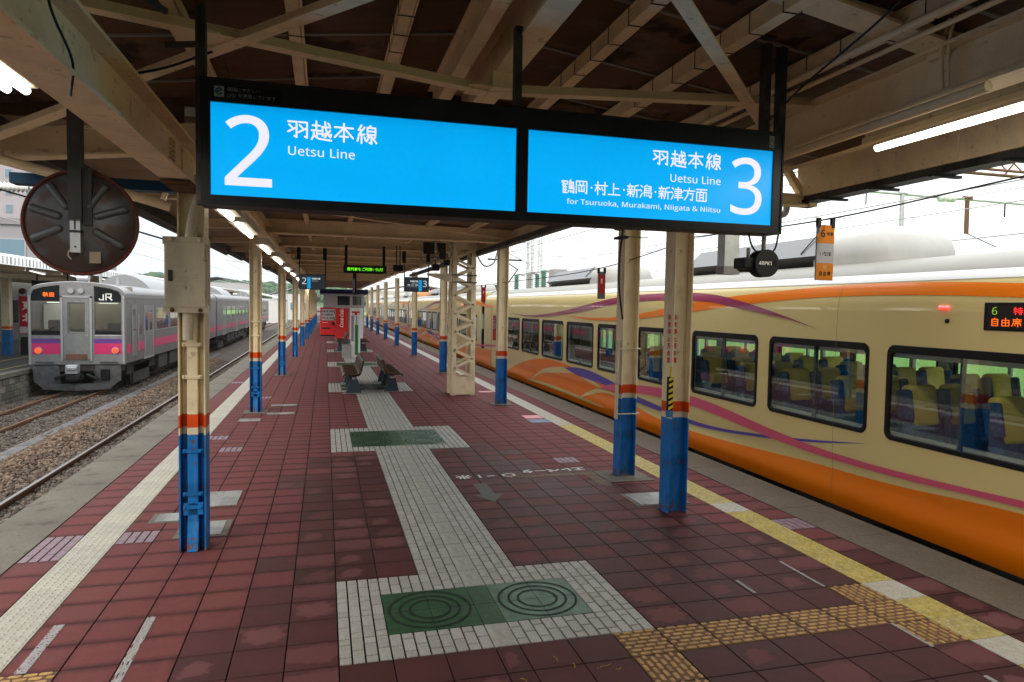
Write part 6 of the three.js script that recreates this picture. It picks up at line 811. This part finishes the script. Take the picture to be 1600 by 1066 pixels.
    if (!n) { const q = part('crew_door', [lohi(1.4, 1.412, 1.15, 2.98, zf - 1.55, zf - 0.85)], M.steel, t); part('door_window', lohi(1.412, 1.416, 2.05, 2.8, zf - 1.4, zf - 1.0), M.glassDark, q); part('handrail', [rod(V3(1.45, 1.3, zf - 0.8), V3(1.45, 2.6, zf - 0.8), 0.014), rod(V3(1.45, 1.3, zf - 1.6), V3(1.45, 2.6, zf - 1.6), 0.014)], M.steelLite, q); const [c4, k4] = canvas(128, 128, '#6b696d'); k4.strokeStyle = '#4b1430'; k4.lineWidth = 15; k4.beginPath(); k4.moveTo(10, 96); k4.lineTo(48, 96); k4.lineTo(48, 26); k4.moveTo(70, 104); k4.lineTo(70, 34); k4.lineTo(112, 34); k4.lineTo(112, 66); k4.lineTo(78, 66); k4.lineTo(116, 104); k4.stroke(); face('side_emblem', 0.5, 0.5, printed(c4), t, [1.4035, 2.05, zf - 2.1], Math.PI / 2); }
    part('roof_unit', [new THREE.CylinderGeometry(1.15, 1.15, 5.2, 20, 1, false, -1.05, 2.1).rotateX(-Math.PI / 2).rotateZ(0).translate(0, 3.02, zf - 8)], flat(0.24, 0.25, 0.26, 0.5), t); part('roof_fitting', [new THREE.CylinderGeometry(0.13, 0.13, 0.35, 14).rotateZ(Math.PI / 2).translate(-0.1, 3.86, zf - 0.9), rod(V3(0.35, 3.7, zf - 1.2), V3(0.35, 4.1, zf - 1.2), 0.05), rod(V3(0.75, 3.66, zf - 1.8), V3(0.75, 3.95, zf - 1.8), 0.08)], M.galv, t);
  }
}

// ================================================================== LEFT PLATFORM with its canopy
const P2 = -0.3;
{
  const p = struct('left_platform'); part('platform_deck', lohi(-17, -9.75, -1.5, P2, -100, -6), M.asphalt, p, 2); part('platform_edge', lohi(-9.76, -9.5, P2 - 0.12, P2 + 0.012, -100, -6), M.concrete, p); part('painted_line', [lohi(-10.3, -10.22, P2, P2 + 0.004, -100, -6), lohi(-11.7, -11.62, P2, P2 + 0.004, -100, -6)], M.yellow[0], p);
  let n = 0; const rest = []; for (let z = -8, i = 0; z > -40; z -= 0.42, i++) for (let j = 0; j < 4; j++) { const h = hash2(i, j, 31), zz = z - (j % 2) * 0.21, b = boxr(0.2, 0.2, 0.405, 0.012, -9.64 + 0.02 * (h - 0.5), -1.2 + j * 0.215, zz); if (zz < -15 && zz > -26 && n < 290) { n++; part('block', b, M.blockwall[Math.floor(h * 3)], p, 0.7); } else rest.push(b); } stuff(part('blocks', rest, M.blockwall[0], p)); part('wall_base', lohi(-9.72, -9.66, -1.5, P2 - 0.1, -100, -6), M.joint, p);
  const c = struct('left_platform_canopy'); part('roof', lohi(-16.5, -10.2, 3.2, 3.33, -100, -9), M.plyFar, c, 2); part('roof_sheet', lohi(-16.5, -10.25, 3.4, 3.5, -100, -9), M.white, c); for (let z = -9; z > -70; z -= 1.5) part('edge_panel', lohi(-10.25, -10.15, 3.13, 3.42, z - 1.46, z), M.white, c); const sl = []; for (let z = -9; z > -70; z -= 0.3) sl.push(lohi(-10.16, -10.13, 3.16, 3.4, z - 0.02, z)); part('edge_ribs', sl, M.grey, c); part('girder', [lohi(-12.6, -12.4, 2.85, 3.1, -100, -9), lohi(-15.2, -15, 2.85, 3.1, -100, -9)], M.beam, c); for (let z = -10; z > -70; z -= 3.5) part('frame_beam', lohi(-16.3, -10.3, 3.0, 3.2, z - 0.1, z), M.beam, c);
  const col = (z, x, label) => { const t = thing('far_platform_column', label, 'column', [x, P2, z], 'columns of the far left platform'); part('column_shaft', lohi(-0.14, 0.14, 1.2, 3.2, -0.14, 0.14), M.cream, t); part('orange_band', lohi(-0.142, 0.142, 1.1, 1.2, -0.142, 0.142), M.band, t); part('white_band', lohi(-0.14, 0.14, 1.05, 1.1, -0.14, 0.14), M.bandWhite, t); part('blue_base', lohi(-0.14, 0.14, 0, 1.05, -0.14, 0.14), M.blue, t); };
  col(-28.2, -12.5, 'cream column with blue foot on the far left platform, beside the red banner'); col(-36, -12.5, 'cream column on the far left platform, hidden behind the silver train'); col(-21, -14.5, 'cream column on the far left platform at the left edge of the view');
  for (let i = 0, z = -21; i < 7; i++, z -= 4.2) { const t = thing('eave_lamp', 'small pale ' + ORD[i] + ' lamp fitting under the far platform canopy edge', 'lamp', [-10.6, 3.1, z], 'lamp fittings under the far canopy'); part('lamp_housing', bar(V3(0, 0, 0), V3(0.16, -0.1, -0.9), 0.16, 0.06), M.white, t); part('lamp_tube', bar(V3(0.03, -0.05, 0), V3(0.19, -0.14, -0.85), 0.07, 0.03), glow(1, 0.97, 0.88, 0.6), t); }
  const b = thing('red_banner', 'red banner with white characters hanging on the far left platform', 'banner', [-11.9, 1.35, -28.6]); { const [cv, k] = canvas(128, 320, '#b01a1a'); k.strokeStyle = '#f0e6e0'; line(k, '東北', 22, 30, 84, 12, 110, 1, true); k.fillStyle = '#cfcac6'; k.fillRect(0, 262, 128, 58); part('cloth', boxr(0.62, 1.55, 0.03, 0.01, 0, 0, 0), M.redSign, b); face('print', 0.6, 1.5, printed(cv), b, [0, 0, 0.018]); part('pole', rod(V3(-0.33, -1.5, -0.02), V3(-0.33, 0.9, -0.02), 0.02), M.grey, b); part('pole_knob', new THREE.SphereGeometry(0.13, 14, 10).translate(-0.2, 0.98, -0.02), M.rimRed, b); part('stand', boxr(0.55, 0.75, 0.3, 0.03, 0, -1.28, -0.1), M.dark, b); }
  const e = thing('far_departure_board', 'dark board with green lit letters on the far left platform', 'sign', [-11.3, 2.55, -29.5]); part('housing', boxr(1.5, 0.5, 0.2, 0.01, 0, 0, 0), M.dark, e); part('lit_text', boxr(0.7, 0.16, 0.01, 0.003, 0.25, 0, 0.105), glow(0.12, 0.9, 0.05, 0.4), e); part('hanger_post', [lohi(-0.6, -0.55, 0.25, 0.7, -0.03, 0.03), lohi(0.55, 0.6, 0.25, 0.7, -0.03, 0.03)], M.dark, e);
  const w = thing('station_building', 'low grey station building behind the far left platform', 'building', [-17, P2, -40]); part('wall', lohi(-0.3, 0, -1, 3.4, -50, 32), flat(0.3, 0.29, 0.27, 0.7), w); for (let i = 0; i < 14; i++) { const q = part('window', lohi(0, 0.04, 0.9, 2.3, -40 + i * 4.6, -37.2 + i * 4.6), M.steelLite, w); part('pane', lohi(0.04, 0.05, 0.96, 2.24, -39.92 + i * 4.6, -37.28 + i * 4.6), M.glassDark, q); }
  const st = thing('luggage_cart', 'dark cart on two wheels standing on the far left platform', 'cart', [-12.95, P2, -24.5]); part('cart_body', [boxr(0.5, 0.5, 0.4, 0.05, 0, 0.55, 0), rod(V3(-0.2, 0.7, 0), V3(-0.3, 1.05, 0.1), 0.02)], M.dark, st); for (const x of [-0.2, 0.2]) part('wheel', new THREE.TorusGeometry(0.17, 0.035, 8, 18).rotateY(Math.PI / 2).translate(x, 0.2, 0), M.rubber, st);
}

// ================================================================== BACKGROUND
{
  const t = thing('hotel', 'tall grey-mauve block with small paired windows behind the left platform', 'building', [-58, -1.5, -150]); const wall = flat(0.33, 0.30, 0.315, 0.8); part('wall', lohi(-26, 8, 0, 38, -14, 0), wall, t); part('parapet', lohi(-26.2, 8.2, 38, 38.7, -14.2, 0.2), wall, t);
  for (let r = 0; r < 10; r++) for (let c = 0; c < 9; c++) { const x = 6 - c * 3.5, y = 34.5 - r * 3.4, w = part('window', lohi(x - 0.6, x + 0.6, y - 0.8, y + 0.8, 0, 0.12), M.steelLite, t); part('pane', lohi(x - 0.5, x + 0.5, y - 0.7, y + 0.7, 0.12, 0.16), M.winBlue = M.winBlue ?? phy({ color: rgb(0.12, 0.2, 0.26), roughness: 0.08 }), w); }
  const l = thing('low_block', 'lower grey building with tall glazed bays beside the tall block', 'building', [-38, -1.5, -100]); part('wall', lohi(-18, 8, 0, 13.2, -10, 0), flat(0.26, 0.25, 0.265, 0.8), l); part('roof_edge', lohi(-18.3, 8.3, 13.2, 14, -10.3, 0.3), flat(0.22, 0.21, 0.22, 0.7), l); for (let i = 0; i < 4; i++) { const w = part('window', lohi(-16 + i * 6, -12 + i * 6, 3, 11.4, 0, 0.1), M.steelLite, l); for (let k = 0; k < 3; k++) part('pane', lohi(-15.8 + i * 6, -12.2 + i * 6, 3.2 + k * 2.75, 5.75 + k * 2.75, 0.1, 0.14), M.winBlue, w); }
  // wooded hill beyond the line
  const h = struct('hill'); const g = new THREE.PlaneGeometry(320, 60, 60, 10).rotateX(-Math.PI / 2), p = g.attributes.position; const hy = (x, z) => 11.5 * Math.exp(-(((x + 20) / 110) ** 2)) * (0.75 + 0.5 * fbm(mod(x / 200, 1), 0.3, 6, 3, 401)) * Math.exp(-((z / 26) ** 2)) - 1.5; for (let i = 0; i < p.count; i++) p.setY(i, hy(p.getX(i), p.getZ(i))); g.computeVertexNormals(); part('hillside', g.translate(-40, 0, -330), flat(0.05, 0.085, 0.035, 0.95), h, 5);
  const N = 5200, im = new THREE.InstancedMesh(new THREE.IcosahedronGeometry(1, 1), M.leaf, N), m = new THREE.Matrix4(), q = new THREE.Quaternion(), cc = new THREE.Color(); for (let i = 0; i < N; i++) { const x = rr(-150, 150), z = rr(-12, 24), s = rr(0.7, 2.0), k = rr(0.5, 1.3); q.setFromEuler(new THREE.Euler(rr(0, 6), rr(0, 6), rr(0, 6))); m.compose(V3(x - 40, hy(x, z) + rr(0, 2.2), z - 330), q, V3(s, s * rr(0.7, 1.1), s)); im.setMatrixAt(i, m); im.setColorAt(i, cc.setRGB(0.045 * k, 0.085 * k, 0.04 * k)); } im.name = 'woods'; im.userData.label = 'dark green woods on the hill beyond the station'; im.userData.category = 'woods'; scene.add(stuff(im));
  // houses and sheds far along the line
  const shed = (label, x, z, w, hh, d, col, rc) => { const t2 = thing('far_building', label, 'building', [x, -1.5, z]); part('wall', lohi(-w / 2, w / 2, 0, hh, -d, 0), flat(...col, 0.8), t2); part('roof', [bar(V3(-w / 2 - 0.4, hh + 0.02, -d / 2), V3(0, hh + 1.3, -d / 2), d + 0.6, 0.15), bar(V3(0, hh + 1.3, -d / 2), V3(w / 2 + 0.4, hh + 0.02, -d / 2), d + 0.6, 0.15)], flat(...rc, 0.7), t2); for (let i = 0; i < 3; i++) { const wn = part('window', lohi(-w / 2 + 0.8 + i * w / 3.2, -w / 2 + 2 + i * w / 3.2, hh * 0.35, hh * 0.7, 0, 0.06), M.white, t2); part('pane', lohi(-w / 2 + 0.9 + i * w / 3.2, -w / 2 + 1.9 + i * w / 3.2, hh * 0.37, hh * 0.68, 0.06, 0.09), M.winBlue, wn); } };
  shed('white shed with pale roof beyond the silver train end', -13, -112, 12, 4.2, 20, [0.55, 0.55, 0.53], [0.62, 0.63, 0.62]); shed('pale house with grey roof beside the tracks far off', -6.5, -150, 9, 5.5, 12, [0.5, 0.5, 0.49], [0.3, 0.31, 0.33]); shed('grey house on the left of the far line', -24, -165, 14, 8, 14, [0.4, 0.4, 0.41], [0.25, 0.26, 0.28]); shed('white block far down the line under the hill', -34, -210, 16, 9, 14, [0.6, 0.6, 0.6], [0.4, 0.4, 0.42]); shed('brown-roofed station house far beyond the express train', 16, -120, 16, 6, 14, [0.45, 0.42, 0.38], [0.22, 0.12, 0.08]);
  // masts, gantries and contact wires
  const mast = (label, x, z, hgt, arm) => { const t2 = thing('catenary_mast', label, 'mast', [x, -1.5, z], 'masts along the line'); part('mast_leg', [-1, 1].flatMap((a) => [-1, 1].map((b) => rod(V3(a * 0.16, 0, b * 0.16), V3(a * 0.13, hgt, b * 0.13), 0.03, 6))), M.galv, t2); const lb = []; for (let y = 0.4; y < hgt - 0.6; y += 0.6) for (const s of [-1, 1]) lb.push(rod(V3(-0.15, y, s * 0.15), V3(0.15, y + 0.6, s * 0.15), 0.016, 5)); part('lacing', lb, M.galv, t2); if (arm) part('arm', [rod(V3(0, hgt - 1.2, 0), V3(arm, hgt - 0.9, 0), 0.04, 6), rod(V3(0, hgt - 2.4, 0), V3(arm, hgt - 1.0, 0), 0.03, 6)], M.galv, t2); };
  mast('pale lattice mast behind the silver train', -6.1, -62, 8.2, -2.6); mast('second pale lattice mast, beyond the silver train end', -4.9, -88, 8.5, -2.8); mast('tall pale mast standing behind the express train roof, left of the dark unit', 11.3, -34, 8.4, -3); mast('thin distant mast above the express train roof', 19.5, -58, 11, -3); mast('distant mast right of the lattice column', 13.5, -72, 8.8, -3);
  const gy = thing('catenary_gantry', 'pale overhead gantry beam with hanging drop posts and an insulator, right of the canopy edge', 'gantry', [0, 0, 0]); part('beam', [rod(V3(13.4, 5.85, -14), V3(19.0, 5.8, -14), 0.045), rod(V3(19.7, 5.8, -14), V3(26, 5.74, -14), 0.045)], M.galv, gy); for (const x of [17.58, 20.2]) part('drop_post', [rod(V3(x, 5.85, -14), V3(x + 0.02, 4.68, -14), 0.07), rod(V3(x - 0.16, 5.84, -14), V3(x + 0.16, 5.84, -14), 0.07)], x > 19 ? M.rust : M.galv, gy); part('insulator', [0, 1, 2, 3].map((i) => new THREE.SphereGeometry(0.14, 12, 8).scale(0.6, 1, 1).translate(19.1 + i * 0.17, 5.8, -14)), flat(0.6, 0.63, 0.6, 0.25), gy); part('dropper', [rod(V3(16.2, 5.8, -14), V3(16.2, 5.4, -14), 0.02), rod(V3(21.8, 5.75, -14), V3(21.8, 5.3, -14), 0.025), rod(V3(20.2, 4.7, -14), V3(21.5, 4.3, -14), 0.015)], M.dark, gy); part('mast', [rod(V3(27, -1.5, -14), V3(27, 7, -14), 0.16)], M.galv, gy);
  const tr = thing('brown_truss', 'rusty brown overhead truss beyond the roof edge at the upper right', 'truss', [0, 0, 0]); const tb = []; for (let i = 0; i < 14; i++) { const x = 12.2 + i * 0.42; tb.push(rod(V3(x, 5.0, -7.6), V3(x + 0.42, i % 2 ? 5.0 : 5.45, -7.6), 0.022, 6), rod(V3(x, 5.0, -7.2), V3(x, 5.45, -7.6), 0.018, 6)); } part('chord', [rod(V3(9.6, 5.0, -7.6), V3(18, 5.0, -7.6), 0.035, 6), rod(V3(12, 5.45, -7.6), V3(18, 5.45, -7.6), 0.035, 6), rod(V3(9.8, 5.0, -7.2), V3(18, 5.0, -7.2), 0.03, 6)], M.rust, tr); part('lacing', tb, M.rust, tr); part('mast', rod(V3(18.2, -1.5, -7.5), V3(18.2, 6, -7.5), 0.15), M.rust, tr);
  const W = (label, a, b, s, r = 0.012, gr = 'contact wires over the tracks') => { const o = wire('contact_wire', label, sag(a, b, s), r, gr, M.grey); return o; };
  W('lowest contact wire above the express train', V3(6.65, 4.1, 4), V3(6.65, 4.1, -110), 0.02); W('sagging wire high above the express train', V3(6.65, 5.0, 4), V3(6.65, 4.9, -110), 0.3); W('contact wire beyond the express train roof', V3(10.6, 4.2, 4), V3(10.6, 4.1, -110), 0.02); W('upper sagging wire beyond the express train roof', V3(10.6, 5.2, 4), V3(10.6, 5.1, -110), 0.3); W('far wire crossing the pale gantry, low', V3(14.5, 4.6, 4), V3(14.5, 4.5, -120), 0.2); W('highest far wire at the upper right', V3(18, 6.6, 4), V3(18, 6.2, -120), 0.3); W('far wire between the two drop posts', V3(18, 5.6, 4), V3(18, 5.2, -120), 0.2); W('faint wire at the far right above the gantry', V3(22, 8.2, 4), V3(22, 7.6, -120), 0.4); W('faint low wire over the field beyond the express roof', V3(12.5, 3.6, 4), V3(12.5, 3.5, -120), 0.1); W('faint wire rising towards the gantry insulator', V3(10, 4.6, -30), V3(27, 5.9, -14), 0.3); W('faint cross-span wire left of the dark roof unit', V3(6.5, 5.8, -36), V3(30, 5.6, -38), 0.6); W('faint second cross-span wire left of the dark roof unit', V3(6.5, 7.0, -36), V3(30, 6.8, -38), 0.7); W('wire crossing the sky slantwise behind the second right column', V3(5.5, 5.6, -18), V3(30, 6.6, -20), 0.4);
  W('contact wire right above the silver train', V3(-8.06, 4.1, 4), V3(-8.06, 4.1, -110), 0.02, 0.012, 'wires over the left tracks'); W('sagging wire high above the silver train', V3(-8.06, 5.0, 4), V3(-8.06, 4.8, -110), 0.3, 0.012, 'wires over the left tracks'); W('contact wire over the empty left track', V3(-4.3, 4.1, 4), V3(-4.3, 4.1, -110), 0.02, 0.012, 'wires over the left tracks'); W('sagging wire high over the empty left track', V3(-4.3, 5.0, 4), V3(-4.3, 4.8, -110), 0.3, 0.012, 'wires over the left tracks');
  const lr = thing('insulator_string', 'long pale ribbed insulator across the wires in front of the tall grey block', 'insulator', [-9.6, 4.93, -17]); part('insulator', new THREE.LatheGeometry(Array.from({ length: 41 }, (_, i) => new THREE.Vector2(i % 2 ? 0.13 : 0.06, i * 0.05)), 12).rotateZ(-Math.PI / 2), flat(0.62, 0.64, 0.6, 0.3), lr, 0); part('end_fitting', [rod(V3(-0.4, 0, 0), V3(0, 0, 0), 0.03), rod(V3(2, 0, 0), V3(3.6, -0.05, 0), 0.02), rod(V3(0.3, -0.1, 0), V3(0.3, -0.8, 0), 0.015), rod(V3(0.7, -0.1, 0), V3(0.7, -0.5, 0), 0.015)], M.galv, lr);
}
scene.fog = new THREE.FogExp2(0xdfe6ea, 0.00025);
camera.far = 3500; camera.updateProjectionMatrix();
renderer.setSize(1024, 682);
renderer.render(scene, camera);
